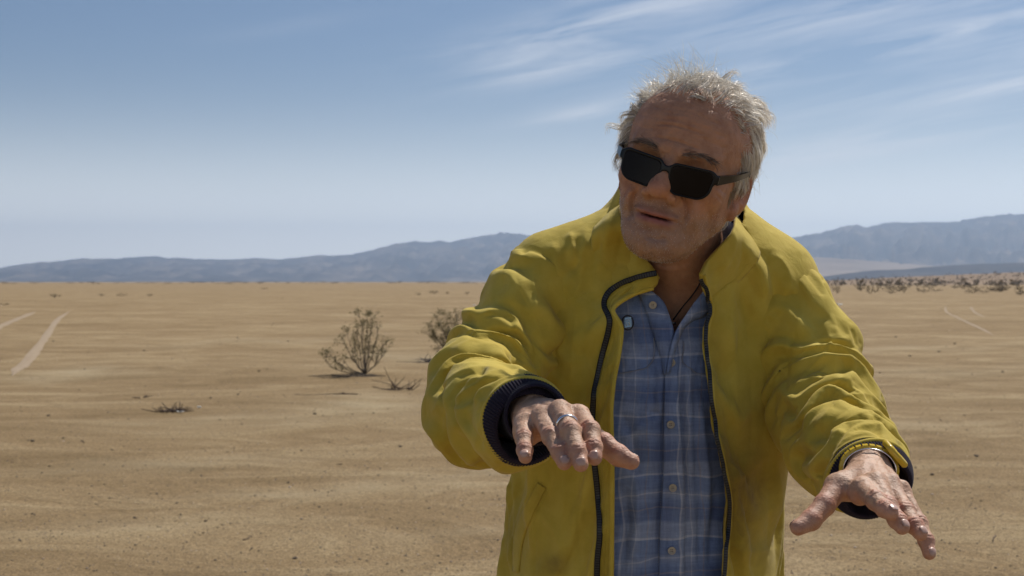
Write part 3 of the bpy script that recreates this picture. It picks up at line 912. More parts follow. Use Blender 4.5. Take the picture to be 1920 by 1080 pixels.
def sd_torso(p, off=0.0):
    cx, cy, rx, ry = torso_params(p[:, 2], off)
    x = np.abs((p[:, 0] - cx) / rx); y = np.abs((p[:, 1] - cy) / ry)
    e = 2.35
    k = (x ** e + y ** e) ** (1 / e)
    g = np.minimum(rx, ry) * 0.5 + 0.5 * np.where(y * ry > x * rx, ry, rx)
    d = (k - 1) * np.minimum(rx, ry) * (1 + 0.3 * x)
    return d * 0.9

OPEN_L = [(1238, 520), (1228, 540), (1191, 552), (1160, 571), (1153, 585), (1166, 606), (1169, 625), (1163, 671), (1155, 712), (1150, 760), (1150, 800), (1152, 885), (1151, 1000), (1150, 1120), (1145, 1500)]
OPEN_R = [(1345, 1500), (1352, 1120), (1355, 1040), (1362, 945), (1350, 870), (1337, 812), (1331, 765), (1323, 690), (1317, 650), (1319, 613), (1328, 580), (1319, 545), (1312, 516)]
OPEN_TOP = [(1324, 552), (1356, 535), (1390, 500), (1406, 474), (1402, 446), (1385, 420), (1375, 330), (1170, 330), (1160, 395), (1185, 455), (1225, 500)]
OPEN = OPEN_L + OPEN_R + OPEN_TOP

def poly_sd(Q2, poly):
    poly = np.asarray(poly, float)
    d, _, _ = polydist(Q2, np.concatenate([poly, poly[:1]]))
    ins = np.zeros(len(Q2), bool); n = len(poly)
    x, y = Q2[:, 0], Q2[:, 1]
    for i in range(n):
        x1, y1 = poly[i]; x2, y2 = poly[(i + 1) % n]
        c = ((y1 > y) != (y2 > y)) & (x < (x2 - x1) * (y - y1) / (y2 - y1 + 1e-12) + x1)
        ins ^= c
    return np.where(ins, -d, d)

def sm_curve(pts, n): return [tuple(q) for q in catmull(pts, n)]
OPEN_S = sm_curve(OPEN_L, 60) + sm_curve(OPEN_R, 60) + OPEN_TOP

def armhole_cut(p):
    # hollow of the sleeves inside the shell
    return np.minimum(s_cap(p, S_R[0], S_R[1], 0.060, 0.05), s_cap(p, S_L[0], S_L[1], 0.060, 0.05))

def f_torso_outer(p):
    d = sd_torso(p)
    sh = np.minimum(s_cap(p, S_R[0], S_R[1], 0.064, 0.050), s_cap(p, S_L[0], S_L[1], 0.064, 0.050))
    d = smin(d, sh, 0.04)
    # yoke between neck and shoulders
    y = np.minimum(s_cap(p, P(1165, 470, 1.87), P(1040, 515, 1.87), 0.060, 0.056), s_cap(p, P(1370, 480, 1.87), P(1450, 525, 1.87), 0.058, 0.056))
    return smin(d, y, 0.035)

def f_torso(p):
    d = f_torso_outer(p)
    shell = np.maximum(d, -(d + 0.008))
    px = toPx(p.astype(float))
    m = (p[:, 1] < 1.80)
    cut = np.full(len(p), 1.0, dtype=np.float32)
    near = m & (px[:, 0] > 1080) & (px[:, 0] < 1440)
    if near.any():
        cut[near] = poly_sd(px[near], OPEN_S) * 0.00066
    cut = np.maximum(cut, p[:, 1] - 1.80)
    shell = np.maximum(shell, -cut)
    neck = s_cap(p, P(1290, 300, 1.80), P(1282, 470, 1.84), 0.085, 0.074)
    shell = np.maximum(shell, -neck)
    shell = np.maximum(shell, -(p[:, 2] - 0.88))                                # hem
    return shell

man_jacket = empty('jacket', (0, 0, 0)); man_jacket.parent = man
man_jacket['label'] = 'worn yellow nylon jacket hanging open with navy cuffs'
man_jacket.location = (0, 0, 1.2)

FOLDS_T = []; FOLDS_R = []; FOLDS_L = []
def sim_cloth(V, Q, pin, shrink, frames, colliders=(), gravity=0.6, quality=5, bend=0.3, stiff=12, mass=0.15, selfc=False, pressure=0.0, damp=4.0, press=0, rest=None, smask=None):
    """let a piece of cloth wrinkle under its own excess length; returns the settled vertices"""
    made = []
    for cv, cq in colliders:
        me = bpy.data.meshes.new('tmp_collider'); me.from_pydata([tuple(v) for v in cv], [], [tuple(int(i) for i in q) for q in cq]); me.update()
        co = bpy.data.objects.new('tmp_collider', me); C.objects.link(co); co.modifiers.new('c', 'COLLISION')
        co.collision.thickness_outer = 0.002; co.collision.cloth_friction = 12; made.append(co)
    me = bpy.data.meshes.new('tmp_cloth'); me.from_pydata([tuple(v) for v in V], [], [tuple(int(i) for i in q) for q in Q]); me.update()
    o = bpy.data.objects.new('tmp_cloth', me); C.objects.link(o); made.append(o)
    g = o.vertex_groups.new(name='pin')
    for i, w_ in enumerate(pin):
        if w_ > 0.001: g.add([i], float(w_), 'REPLACE')
    m = o.modifiers.new('cloth', 'CLOTH'); s = m.settings
    s.quality = quality; s.mass = mass; s.vertex_group_mass = 'pin'
    s.tension_stiffness = stiff; s.compression_stiffness = stiff; s.shear_stiffness = stiff * 0.5; s.bending_stiffness = bend
    s.tension_damping = damp; s.compression_damping = damp; s.shear_damping = damp; s.bending_damping = 0.3; s.air_damping = 3.0
    s.pin_stiffness = 1.0
    s.shrink_min = shrink; s.shrink_max = shrink
    s.effector_weights.gravity = gravity
    if press: s.use_pressure = True; s.uniform_pressure_force = press
    if rest is not None:
        o.shape_key_add(name='Basis'); k = o.shape_key_add(name='rest'); k.value = 0.0
        k.data.foreach_set('co', np.asarray(rest, dtype=np.float32).ravel())
        s.rest_shape_key = k
    m.collision_settings.use_collision = bool(colliders); m.collision_settings.distance_min = 0.003; m.collision_settings.collision_quality = 2
    m.collision_settings.use_self_collision = selfc; m.collision_settings.self_distance_min = 0.003
    m.point_cache.frame_start = 1; m.point_cache.frame_end = frames + 2
    for f in range(1, frames + 1):
        SC.frame_set(f)
    dg = bpy.context.evaluated_depsgraph_get(); dg.update()
    ev = o.evaluated_get(dg); me2 = ev.to_mesh()
    out = np.empty(len(me2.vertices) * 3, dtype=np.float32); me2.vertices.foreach_get('co', out); ev.to_mesh_clear()
    for x in made:
        d = x.data; bpy.data.objects.remove(x); bpy.data.meshes.remove(d)
    SC.frame_set(1)
    return out.reshape(-1, 3).astype(float)

def tube_grid(pts, rr, nv, nu, hint=(0.2, 0.35, 0.91)):
    pts = np.array(pts, float); dense = catmull(pts, 200)
    L = np.concatenate([[0], np.cumsum(np.linalg.norm(np.diff(dense, axis=0), axis=1))])
    s = np.linspace(0, L[-1], nv)
    c = np.stack([np.interp(s, L, dense[:, k]) for k in range(3)], 1)
    for _ in range(6): c[1:-1] = (c[:-2] + 2 * c[1:-1] + c[2:]) / 4
    r = np.interp(s, np.linspace(0, L[-1], len(rr)), rr)
    T = np.gradient(c, axis=0); T /= np.linalg.norm(T, axis=1)[:, None]
    u = np.array(hint) - T[0] * (T[0] @ np.array(hint)); u /= np.linalg.norm(u); U = [u]
    for i in range(1, nv):
        u = u - T[i] * (T[i] @ u); u /= np.linalg.norm(u); U.append(u)
    U = np.array(U); W = np.cross(T, U)
    an = np.linspace(0, 2 * math.pi, nu, endpoint=False)
    G = c[:, None] + r[:, None, None] * (U[:, None] * np.cos(an)[None, :, None] + W[:, None] * np.sin(an)[None, :, None])
    i, j = np.meshgrid(np.arange(nv - 1), np.arange(nu), indexing='ij'); i = i.ravel(); j = j.ravel(); k = (j + 1) % nu
    Q = np.stack([i * nu + j, i * nu + k, (i + 1) * nu + k, (i + 1) * nu + j], 1)
    return G, Q, c, T

def straight_rest(pts, rr, nv, nu, lscale, rscale):
    pts = np.array(pts, float); dense = catmull(pts, 200)
    L = np.linalg.norm(np.diff(dense, axis=0), axis=1).sum()
    s = np.linspace(0, L, nv); r = np.interp(s, np.linspace(0, L, len(rr)), rr) * rscale
    an = np.linspace(0, 2 * math.pi, nu, endpoint=False)
    G = np.zeros((nv, nu, 3)); G[:, :, 0] = r[:, None] * np.cos(an); G[:, :, 1] = r[:, None] * np.sin(an); G[:, :, 2] = (s * lscale)[:, None]
    return G.reshape(-1, 3)
# folds: rows of the cloth read from the photograph (front view), width in px, height in mm
FOLDS_T += [
 # his right chest and shoulder (left in the picture)
 ([(1105, 418), (1098, 450), (1092, 500), (1085, 560)], 16, 5.0, 'r'),
 ([(1068, 432), (1075, 465), (1082, 500)], 9, 5.5, 'r'),
 ([(1035, 450), (1042, 480), (1050, 525)], 12, 4.0, 'r'),
 ([(1085, 440), (1083, 470), (1075, 520)], 8, 4.0, 'v'),
 ([(1128, 405), (1118, 440), (1112, 490), (1108, 560)], 8, 4.0, 'v'),
 ([(1150, 398), (1138, 430), (1130, 480)], 10, 3.5, 'r'),
 ([(1085, 560), (1078, 640), (1068, 740)], 20, 5.0, 'r'),
 ([(1050, 560), (1040, 640), (1042, 720)], 12, 5.0, 'v'),
 ([(1095, 600), (1100, 700), (1090, 790)], 10, 3.0, 'v'),
 ([(1010, 905), (985, 950), (965, 1010), (950, 1080)], 9, 5.0, 'r'),
 ([(1035, 900), (1010, 960), (1000, 1030), (1005, 1090)], 14, 4.0, 'v'),
 ([(1065, 890), (1058, 960), (1050, 1080)], 16, 4.0, 'r'),
 ([(980, 905), (955, 960), (945, 1020)], 7, 4.0, 'v'),
 ([(1000, 950), (1035, 990), (1060, 1040)], 10, 2.5, 'r'),
 ([(945, 900), (962, 940), (958, 1000)], 7, 3.0, 'r'),
 ([(1080, 880), (1085, 980), (1090, 1090)], 8, 2.5, 'v'),
 # his left side (right in the picture)
 ([(1385, 440), (1405, 480), (1430, 520), (1440, 570)], 12, 6.0, 'r'),
 ([(1370, 470), (1385, 520), (1400, 600), (1405, 680)], 12, 3.5, 'v'),
 ([(1410, 455), (1440, 490), (1452, 540), (1455, 620)], 9, 5.0, 'v'),
 ([(1445, 470), (1475, 510), (1478, 560)], 12, 5.0, 'r'),
 ([(1350, 545), (1352, 620), (1348, 720), (1352, 800)], 9, 2.5, 'v'),
 ([(1370, 560), (1372, 650), (1380, 760), (1378, 850)], 18, 4.5, 'r'),
 ([(1430, 560), (1432, 650), (1438, 760), (1440, 870)], 20, 4.5, 'r'),
 ([(1405, 690), (1412, 770), (1408, 860)], 14, 3.5, 'v'),
 ([(1385, 850), (1400, 900), (1402, 980), (1390, 1080)], 16, 3.5, 'r'),
 ([(1455, 850), (1462, 930), (1468, 1010), (1470, 1090)], 12, 4.5, 'r'),
 ([(1440, 880), (1445, 960), (1440, 1060)], 10, 3.5, 'v'),
 ([(1360, 1010), (1400, 1035), (1460, 1030)], 9, 2.5, 'r'),
 ([(1370, 905), (1410, 880), (1450, 845)], 9, 2.5, 'r'),
 ([(1480, 620), (1476, 700), (1470, 780)], 8, 3.5, 'v'),
]
FOLDS_R += [   # his right sleeve, at the left of the picture; 's' lines rise on their left side when walked along
 ([(925, 528), (950, 515), (985, 555), (1010, 620), (1030, 690)], 12, 7.0, 'r'),
 ([(940, 560), (975, 590), (1000, 640), (1018, 690)], 9, 6.5, 'v'),
 ([(920, 535), (930, 575), (965, 600), (985, 640)], 9, 6.0, 'r'),
 ([(895, 590), (930, 585), (962, 600), (968, 628)], 7, 6.5, 's'),
 ([(990, 490), (1003, 540), (1008, 600)], 10, 5.5, 'r'),
 ([(965, 510), (975, 545), (1000, 590)], 7, 5.0, 'v'),
 ([(870, 625), (915, 622), (955, 640), (985, 680)], 10, 6.0, 'v'),
 ([(840, 660), (890, 640), (940, 655), (990, 700)], 10, 6.0, 'r'),
 ([(830, 682), (880, 668), (930, 675), (985, 705)], 7, 5.5, 'v'),
 ([(818, 712), (842, 690), (880, 684), (915, 684)], 5, 5.5, 'r'),
 ([(815, 760), (838, 715), (868, 696), (915, 690), (960, 700)], 5, 5.0, 'r'),
 ([(822, 745), (850, 708), (885, 700), (930, 706)], 5, 4.5, 'v'),
 ([(826, 770), (860, 722), (900, 708), (945, 702)], 5, 4.5, 'r'),
 ([(850, 732), (885, 718), (900, 712)], 4, 3.5, 'v'),
 ([(842, 772), (870, 733), (905, 716), (958, 700)], 4.5, 4.5, 'r'),
 ([(850, 745), (878, 722), (915, 698)], 4, 3.0, 'v'),
 ([(840, 760), (872, 768), (905, 722)], 5, 4.0, 'r'),
 ([(893, 735), (905, 712), (925, 702)], 5, 3.0, 'r'),
 ([(875, 810), (888, 765), (905, 725)], 10, 4.0, 'v'),
 ([(850, 815), (858, 780), (875, 745)], 9, 4.0, 'r'),
 ([(808, 780), (820, 760), (832, 735)], 8, 4.0, 'r'),
 ([(822, 835), (828, 790), (838, 765)], 8, 4.0, 'v'),
 ([(890, 860), (895, 820), (908, 780)], 8, 3.0, 'r'),
 ([(840, 850), (875, 872), (920, 880)], 9, 3.0, 'r'),
 ([(1000, 620), (1005, 660), (1003, 690)], 6, 4.0, 'v'),
 ([(960, 650), (990, 670), (1012, 695)], 6, 4.0, 'v'),
]
FOLDS_L += [
 ([(1500, 510), (1520, 560), (1560, 600), (1572, 650)], 8, 5.5, 'r'),
 ([(1510, 560), (1490, 640), (1482, 720)], 11, 5.0, 'r'),
 ([(1500, 600), (1478, 680), (1470, 760)], 7, 5.0, 'v'),
 ([(1545, 590), (1550, 620), (1557, 650), (1520, 690), (1480, 740)], 8, 6.5, 'r'),
 ([(1578, 650), (1600, 680), (1592, 712), (1570, 725)], 8, 7.5, 'r'),
 ([(1575, 665), (1585, 690), (1573, 712)], 6, 5.5, 'v'),
 ([(1600, 700), (1560, 720), (1520, 765), (1485, 810)], 9, 7.0, 'r'),
 ([(1590, 730), (1550, 755), (1510, 800), (1490, 850)], 8, 6.0, 'v'),
 ([(1655, 750), (1625, 740), (1580, 750), (1530, 800), (1500, 850)], 8, 6.5, 'r'),
 ([(1640, 768), (1600, 762), (1560, 790), (1520, 850)], 7, 5.5, 'v'),
 ([(1668, 780), (1640, 772), (1600, 782), (1570, 810), (1550, 850)], 6, 5.0, 'r'),
 ([(1660, 790), (1625, 788), (1590, 805), (1562, 850)], 5, 4.5, 'v'),
 ([(1682, 812), (1655, 798), (1610, 800), (1580, 825), (1560, 865)], 5.5, 4.5, 'r'),
 ([(1570, 800), (1550, 840), (1540, 900)], 7, 4.0, 'v'),
 ([(1545, 810), (1530, 860), (1535, 915)], 8, 4.0, 'r'),
 ([(1510, 830), (1505, 870), (1520, 910)], 7, 3.5, 'v'),
 ([(1640, 735), (1665, 775), (1685, 820)], 7, 4.0, 'r'),
 ([(1615, 690), (1632, 720), (1640, 745)], 7, 4.0, 'v'),
]
def cloth_attrs(V, soil_spots):
    px = toPx(V); s = np.full(len(V), 0.10)
    for (x, y, rx, ry, a) in soil_spots:
        s += a * np.exp(-((px[:, 0] - x) / rx) ** 2 - ((px[:, 1] - y) / ry) ** 2)
    return {'soil': np.clip(s, 0, 1)}
SOIL = [(1400, 900, 60, 60, .5), (1385, 940, 40, 40, .6), (1370, 990, 40, 60, .5), (1040, 1060, 25, 20, .8), (1355, 880, 20, 60, .6), (1340, 960, 14, 120, .5), (1470, 980, 20, 90, .4), (960, 1000, 25, 60, .35), (1125, 900, 12, 120, .4), (1430, 1020, 60, 50, .3), (1340, 700, 15, 120, .3)]

def micro(V, Q, amp, sc, sign):
    """small restless wrinkles everywhere"""
    N = vnormals(V, Q)
    w = np.stack([fbm(V * 9 + 3, 2), fbm(V * 9 + 23, 2), fbm(V * 9 + 43, 2)], 1)
    n = fbm(V * np.array([sc, sc, sc * 0.45]) + w * 2.2, 2, 0.4, ridged=True) - 0.55
    return V + N * (amp * n * 1.4 * sign)[:, None]

# torso
c = P(1230, 760, 1.86)
V, Q = mesh_sdf(f_torso, (c[0] - 0.33, 1.62, 0.86), (c[0] + 0.33, 2.06, 1.60), 0.0032)
V = relax(V, Q, 2, 0.5)
fo = f_torso_outer(V.astype(np.float32))
sg = np.where(fo > -0.004, 1.0, -1.0)
# the shell hangs and wrinkles by itself: coarse outer skin is simulated, its movement carried over
def torso_drape(V, sg):
    Vc, Qc = mesh_sdf(f_torso_outer, (c[0] - 0.33, 1.62, 0.90), (c[0] + 0.33, 2.06, 1.60), 0.0085)
    Vc = relax(Vc, Qc, 1)
    pc = toPx(Vc); dop = poly_sd(pc, OPEN_S); front = Vc[:, 1] < 1.83
    drop_ = (front & (dop < -4)) | (s_cap(Vc.astype(np.float32), P(1290, 300, 1.80), P(1282, 470, 1.84), 0.085, 0.074) < 0) | (Vc[:, 2] < 0.91)
    keep = ~drop_[Qc].any(1); Qk = Qc[keep]
    used = np.unique(Qk); mp = -np.ones(len(Vc), int); mp[used] = np.arange(len(used)); Vk = Vc[used]; Qk = mp[Qk]
    pk = pc[used]; dk = dop[used]
    pin = np.zeros(len(Vk))
    pin = np.maximum(pin, sm(14, 2, dk) * (Vk[:, 1] < 1.83))
    topz = np.interp(pk[:, 0], [980, 1060, 1140, 1290, 1400, 1450, 1530], [560, 470, 430, 380, 450, 490, 570])
    pin = np.maximum(pin, sm(26, 4, pk[:, 1] - topz) * 0.9)
    pin[Vk[:, 1] > 1.90] = np.maximum(pin[Vk[:, 1] > 1.90], 0.4)
    Nk = vnormals(Vk, Qk)
    rip = np.sin(2 * math.pi * (Vk[:, 0] * 16 + 1.4 * fbm(Vk * np.array([3, 3, 2.2]), 2))) * np.clip(0.5 + 1.3 * fbm(Vk * 6 + 5, 2), 0, 1.2) * 0.0038
    diag = np.sin(2 * math.pi * ((Vk[:, 0] * 10 - Vk[:, 2] * 9) + 1.2 * fbm(Vk * 4 + 9, 2))) * np.clip(0.2 + 1.5 * fbm(Vk * 5 + 15, 2), 0, 1) * 0.0036
    start = Vk + Nk * ((rip + diag) * (1 - pin))[:, None]
    Vs_, Qs_ = mesh_sdf(lambda p: f_shirt_outer(p) + 0.004, (c[0] - 0.3, 1.66, 0.86), (c[0] + 0.3, 2.04, 1.5), 0.022)
    S = sim_cloth(start, Qk, pin, -0.045, 18, [(Vs_, Qs_)], gravity=0.5, bend=1.2, stiff=12, mass=0.3)
    D = S - Vk
    D *= np.clip(0.03 / np.maximum(np.linalg.norm(D, axis=1), 1e-6), 0, 1)[:, None]
    from mathutils.kdtree import KDTree
    kd = KDTree(len(Vk))
    for i, q_ in enumerate(Vk): kd.insert(q_, i)
    kd.balance()
    out = np.zeros_like(V)
    for i, q_ in enumerate(V):
        r_ = kd.find_n(q_, 6)
        w_ = np.array([math.exp(-(x[2] / 0.0075) ** 2) + 1e-9 for x in r_]); w_ /= w_.sum()
        out[i] = w_ @ D[[x[1] for x in r_]]
    return V + out
def f_shirt_outer(p):
    cx, cy, rx, ry = torso_params(p[:, 2], -0.020)
    x = np.abs((p[:, 0] - cx) / (rx - 0.012)); y = np.abs((p[:, 1] - cy - 0.006) / (ry - 0.004))
    k = (x ** 2.2 + y ** 2.2) ** (1 / 2.2)
    return ((k - 1) * np.minimum(rx, ry) * 0.95).astype(np.float32)
V = torso_drape(V, sg)
V = relax(V, Q, 1, 0.4)
V = apply_folds(V, Q, FOLDS_T, gain=1.0, sign=sg, crisp=True)        # the lining follows the outside
mi = (fo[Q].mean(1) < -0.005).astype(int)
jt = link_mesh('jacket_body', V, Q, [JACK, LINING], man_jacket, midx=mi, attrs=cloth_attrs(V, SOIL))
TV, TQ = V, Q

def sleeve(pts, rr, folds, seed, cfg):
    nv, nu = 96, 74
    G, Q, cen, T = tube_grid(pts, rr, nv, nu)
    end, ax = cen[-1], T[-1]
    V = G.reshape(-1, 3); NN = (G - cen[:, None]).reshape(-1, 3); NN /= np.linalg.norm(NN, axis=1)[:, None]
    ss = np.repeat(np.linspace(0, 1, nv), nu); an = np.tile(np.linspace(0, 2 * math.pi, nu, endpoint=False), nv)
    cx, sx = np.cos(an), np.sin(an)
    warp = cfg['warp'] * fbm(np.stack([ss * 4 + seed * 7, cx * .8, sx * .8], 1), 2)
    am = np.clip(.6 + 1.2 * fbm(np.stack([ss * 5 + 20 + seed, cx, sx], 1), 2), 0.05, 1.3) * np.clip(np.minimum(ss, 1 - ss) * 10, 0, 1)
    V = V + NN * (np.sin(2 * math.pi * (ss * cfg['n'] + warp + cfg['slant'] * cx)) * am * cfg['amp'])[:, None]
    pin = np.zeros((nv, nu)); pin[:3] = 1; pin[-2:] = 1
    A, AQ, _, _ = tube_grid(pts, [x - cfg['inner'] for x in rr], 40, 24)
    S = sim_cloth(V, Q, pin.ravel(), cfg['shrink'], cfg['frames'], [(A.reshape(-1, 3), AQ)], gravity=cfg['grav'], bend=cfg['bend'], stiff=12, mass=.3)
    # finer grid through the settled points
    S = S.reshape(nv, nu, 3)
    S = np.stack([catmull(S[:, j], nv * 3) for j in range(nu)], 1)
    S = np.concatenate([S[:, -2:], S, S[:, :3]], 1)
    nuf = nu * 3
    fine = np.zeros((nv * 3, nuf, 3)); tt = np.linspace(2, 2 + nu, nuf, endpoint=False); i0 = tt.astype(int); f = (tt - i0)[None, :, None]
    a_, b_, c_, d_ = S[:, i0 - 1], S[:, i0], S[:, i0 + 1], S[:, np.minimum(i0 + 2, S.shape[1] - 1)]
    fine = 0.5 * ((2 * b_) + (-a_ + c_) * f + (2 * a_ - 5 * b_ + 4 * c_ - d_) * f * f + (-a_ + 3 * b_ - 3 * c_ + d_) * f ** 3)
    nvf = nv * 3; V = fine.reshape(-1, 3)
    i, j = np.meshgrid(np.arange(nvf - 1), np.arange(nuf), indexing='ij'); i = i.ravel(); j = j.ravel(); k = (j + 1) % nuf
    Q = np.stack([i * nuf + j, i * nuf + k, (i + 1) * nuf + k, (i + 1) * nuf + j], 1)
    N = vnormals(V, Q); cenf = catmull(cen, nvf)
    if ((V - np.repeat(cenf, nuf, 0)) * N).sum() < 0: Q = Q[:, ::-1]; N = -N
    V = apply_folds(V, Q, folds, minface=-0.3, gain=cfg['gain'], crisp=True)
    N = vnormals(V, Q); n = len(V)
    V2 = np.concatenate([V, V - N * 0.0015]); Q2 = np.concatenate([Q, Q[:, ::-1] + n])
    e = np.arange(nuf) + (nvf - 1) * nuf; e2 = np.roll(e, -1)
    rim = np.stack([e, e2, e2 + n, e + n], 1)
    Q2 = np.concatenate([Q2, rim]); mi = np.concatenate([np.zeros(len(Q)), np.ones(len(Q)), np.zeros(len(rim))])
    link_mesh('sleeve', V2, Q2, [JACK, LINING], man_jacket, midx=mi, attrs=cloth_attrs(V2, []))
    return V, Q, end, ax
CUT_R = np.array([0.30, -0.92, -0.22]); CUT_L = np.array([0.12, -0.90, -0.42])
SRV, SRQ, ER, AR = sleeve(S_R, S_RR, FOLDS_R, 1, dict(warp=1.2, n=8, slant=.25, amp=.0075, inner=.026, shrink=-.05, frames=20, grav=.0, bend=1.2, gain=0.52))
SLV, SLQ, EL_, AL = sleeve(S_L, S_LR, FOLDS_L, 2, dict(warp=1.2, n=8, slant=-.3, amp=.0080, inner=.026, shrink=-.05, frames=20, grav=.03, bend=1.2, gain=0.42))
AR = CUT_R / np.linalg.norm(CUT_R); AL = CUT_L / np.linalg.norm(CUT_L)

def frame(ax, hint=(0, 0, 1)):
    ax = ax / np.linalg.norm(ax)
    u = np.cross(hint, ax); u /= np.linalg.norm(u)
    return ax, u, np.cross(ax, u)

def knit_cuff(c, ax, r0, wrist, r1, parent):
    """ribbed knit band: outer ring at the sleeve end, rolling in towards the wrist"""
    ax, u, w = frame(ax)
    prof = []   # (along axis, radius)
    nr = 504
    prof = [(-0.014, r0 - 0.004), (-0.006, r0 - 0.0015), (0.002, r0 + 0.0002), (0.010, r0 - 0.0015), (0.019, r0 - 0.0055), (0.0220, r0 - 0.0085), (0.0210, r0 - 0.0115), (0.010, r0 - 0.0120), (-0.006, r0 - 0.013), (-0.03, r0 - 0.015)]
    prof = catmull(np.array(prof), 40)
    an = np.linspace(0, 2 * math.pi, nr, endpoint=False)
    G = np.zeros((len(prof), nr, 3))
    for i, (a, r) in enumerate(prof):
        rib = 0.0007 * np.cos(an * 84)
        rr = r + rib * (1 if i < len(prof) - 1 else 0)
        wob = 1 + 0.02 * np.sin(an * 3 + 1)
        G[i] = c + ax * a + (u[None] * np.cos(an)[:, None] + w[None] * np.sin(an)[:, None]) * (rr * wob)[:, None]
    nv = len(prof)
    V = G.reshape(-1, 3)
    i, j = np.meshgrid(np.arange(nv - 1), np.arange(nr), indexing='ij'); i = i.ravel(); j = j.ravel(); k = (j + 1) % nr
    Q = np.stack([i * nr + j, i * nr + k, (i + 1) * nr + k, (i + 1) * nr + j], 1)
    return link_mesh('cuff', V, Q, KNIT, parent)

def inner_cuff(c, ax, r, ln, parent, name='cuff', mat=None, ribs=90, e=1.0, ydir=None):
    ax, u, w = frame(ax)
    nr = ribs * 4
    prof = catmull(np.array([(-ln, r * 1.15), (-ln * 0.5, r * 1.04), (-0.004, r), (0.0, r - 0.001), (-0.001, r - 0.0035), (-ln * 0.5, r - 0.004)]), 24)
    an = np.linspace(0, 2 * math.pi, nr, endpoint=False)
    G = np.zeros((len(prof), nr, 3))
    for i, (a, rad) in enumerate(prof):
        rr = rad + 0.0006 * np.cos(an * ribs)
        G[i] = c + ax * a + u[None] * (np.cos(an) * rr * e)[:, None] + w[None] * (np.sin(an) * rr)[:, None]
    nv = len(prof); V = G.reshape(-1, 3)
    i, j = np.meshgrid(np.arange(nv - 1), np.arange(nr), indexing='ij'); i = i.ravel(); j = j.ravel(); k = (j + 1) % nr
    Q = np.stack([i * nr + j, i * nr + k, (i + 1) * nr + k, (i + 1) * nr + j], 1)
    return link_mesh(name, V, Q, mat or KNIT, parent)
knit_cuff(ER, AR, 0.0505, None, 0.04, man_jacket)
knit_cuff(EL_, AL, 0.0485, None, 0.04, man_jacket)
inner_cuff(P(1004, 778, 1.465), P(1030, 795, 1.40) - R_WR, 0.0345, 0.06, man_jacket)

# ------------------------------------------------------------------ collar
cols = [
 [(1138, 570, 1.672), (1182, 548, 1.652), (1222, 514, 1.640)],
 [(1120, 525, 1.682), (1165, 506, 1.655), (1216, 493, 1.640)],
 [(1112, 480, 1.708), (1145, 458, 1.678), (1191, 462, 1.658)],
 [(1112, 436, 1.760), (1136, 415, 1.735), (1168, 420, 1.716)],
 [(1130, 418, 1.830), (1148, 390, 1.815), (1164, 388, 1.790)],
 [(1170, 430, 1.900), (1185, 395, 1.900), (1200, 375, 1.885)],
 [(1270, 430, 1.935), (1275, 385, 1.935), (1280, 362, 1.925)],
 [(1360, 440, 1.910), (1360, 400, 1.910), (1355, 375, 1.900)],
 [(1415, 450, 1.840), (1395, 418, 1.840), (1374, 402, 1.835)],
 [(1422, 480, 1.760), (1400, 452, 1.750), (1377, 424, 1.755)],
 [(1402, 510, 1.700), (1384, 483, 1.690), (1358, 452, 1.690)],
 [(1365, 545, 1.672), (1345, 520, 1.660), (1328, 486, 1.660)],
 [(1330, 568, 1.660), (1317, 545, 1.650), (1312, 514, 1.652)]]
for c_ in cols:
    c_[1] = tuple(0.45 * np.array(c_[1]) + 0.55 * (0.5 * np.array(c_[0]) + 0.5 * np.array(c_[2])))
rows = [[P(*c[k]) for c in cols] for k in range(3)]
BT0 = bvh_of(TV, TQ)
def tdepth(px_, py_):
    h_, _ = drop(BT0, px_, py_, 0.0)
    return None if h_ is None or h_[1] > 1.84 else h_[1]
for ci in (0, 1, 2, 3, 9, 10, 11, 12):
    dx_ = -14 if ci < 5 else 12
    db = tdepth(cols[ci][0][0] + dx_, cols[ci][0][1] + 4)
    if db is None: continue
    k_ = 1.0 if ci in (0, 1, 2, 10, 11, 12) else 0.5
    tgt_ = [db + 0.005, db - 0.012, db - 0.016] if ci < 5 else [db + 0.002, db - 0.020, db - 0.036]
    for r_i in range(3):
        q_ = cols[ci][r_i]; rows[r_i][ci] = P(q_[0], q_[1], q_[2] * (1 - k_) + tgt_[r_i] * k_)
G = patch(rows, 110, 22)
# wavy nylon
nv, nu, _ = G.shape
Gf = G.reshape(-1, 3)
qi = (np.arange(nv - 1)[:, None] * nu + np.arange(nu - 1)[None]).ravel()
Nn = vnormals(Gf, np.stack([qi, qi + 1, qi + nu + 1, qi + nu], 1))
Gf = Gf + Nn * (0.0022 * fbm(Gf * 26, 3))[:, None]
G = Gf.reshape(nv, nu, 3)
if Nn[nu * 5 + 12][1] > 0: G = G[:, ::-1]
def two_sided_sheet(name, G, mout, minn, thick, parent, soil=0.2):
    nv, nu, _ = G.shape
    V = G.reshape(-1, 3); g = np.arange(nv * nu).reshape(nv, nu); n = nv * nu
    i = (np.arange(nv - 1)[:, None] * nu + np.arange(nu - 1)[None]).ravel()
    Q = np.stack([i, i + 1, i + nu + 1, i + nu], 1)
    N = vnormals(V, Q)
    V2 = np.concatenate([V + N * thick * 0.5, V - N * thick * 0.5])
    def side(idx, fl):
        a, b = idx[:-1], idx[1:]; q = np.stack([a, b, b + n, a + n], 1)
        return q if fl else q[:, ::-1]
    Qs = [Q, Q[:, ::-1] + n, side(g[0], False), side(g[-1], True), side(g[:, 0], True), side(g[:, -1], False)]
    mi = np.concatenate([np.zeros(len(Q)), np.ones(len(Q))] + [np.zeros(len(q)) for q in Qs[2:]])
    o = link_mesh(name, V2, np.concatenate(Qs), [mout, minn], parent, midx=mi, attrs={'soil': np.full(len(V2), soil)})
    return o, V2, np.concatenate(Qs)
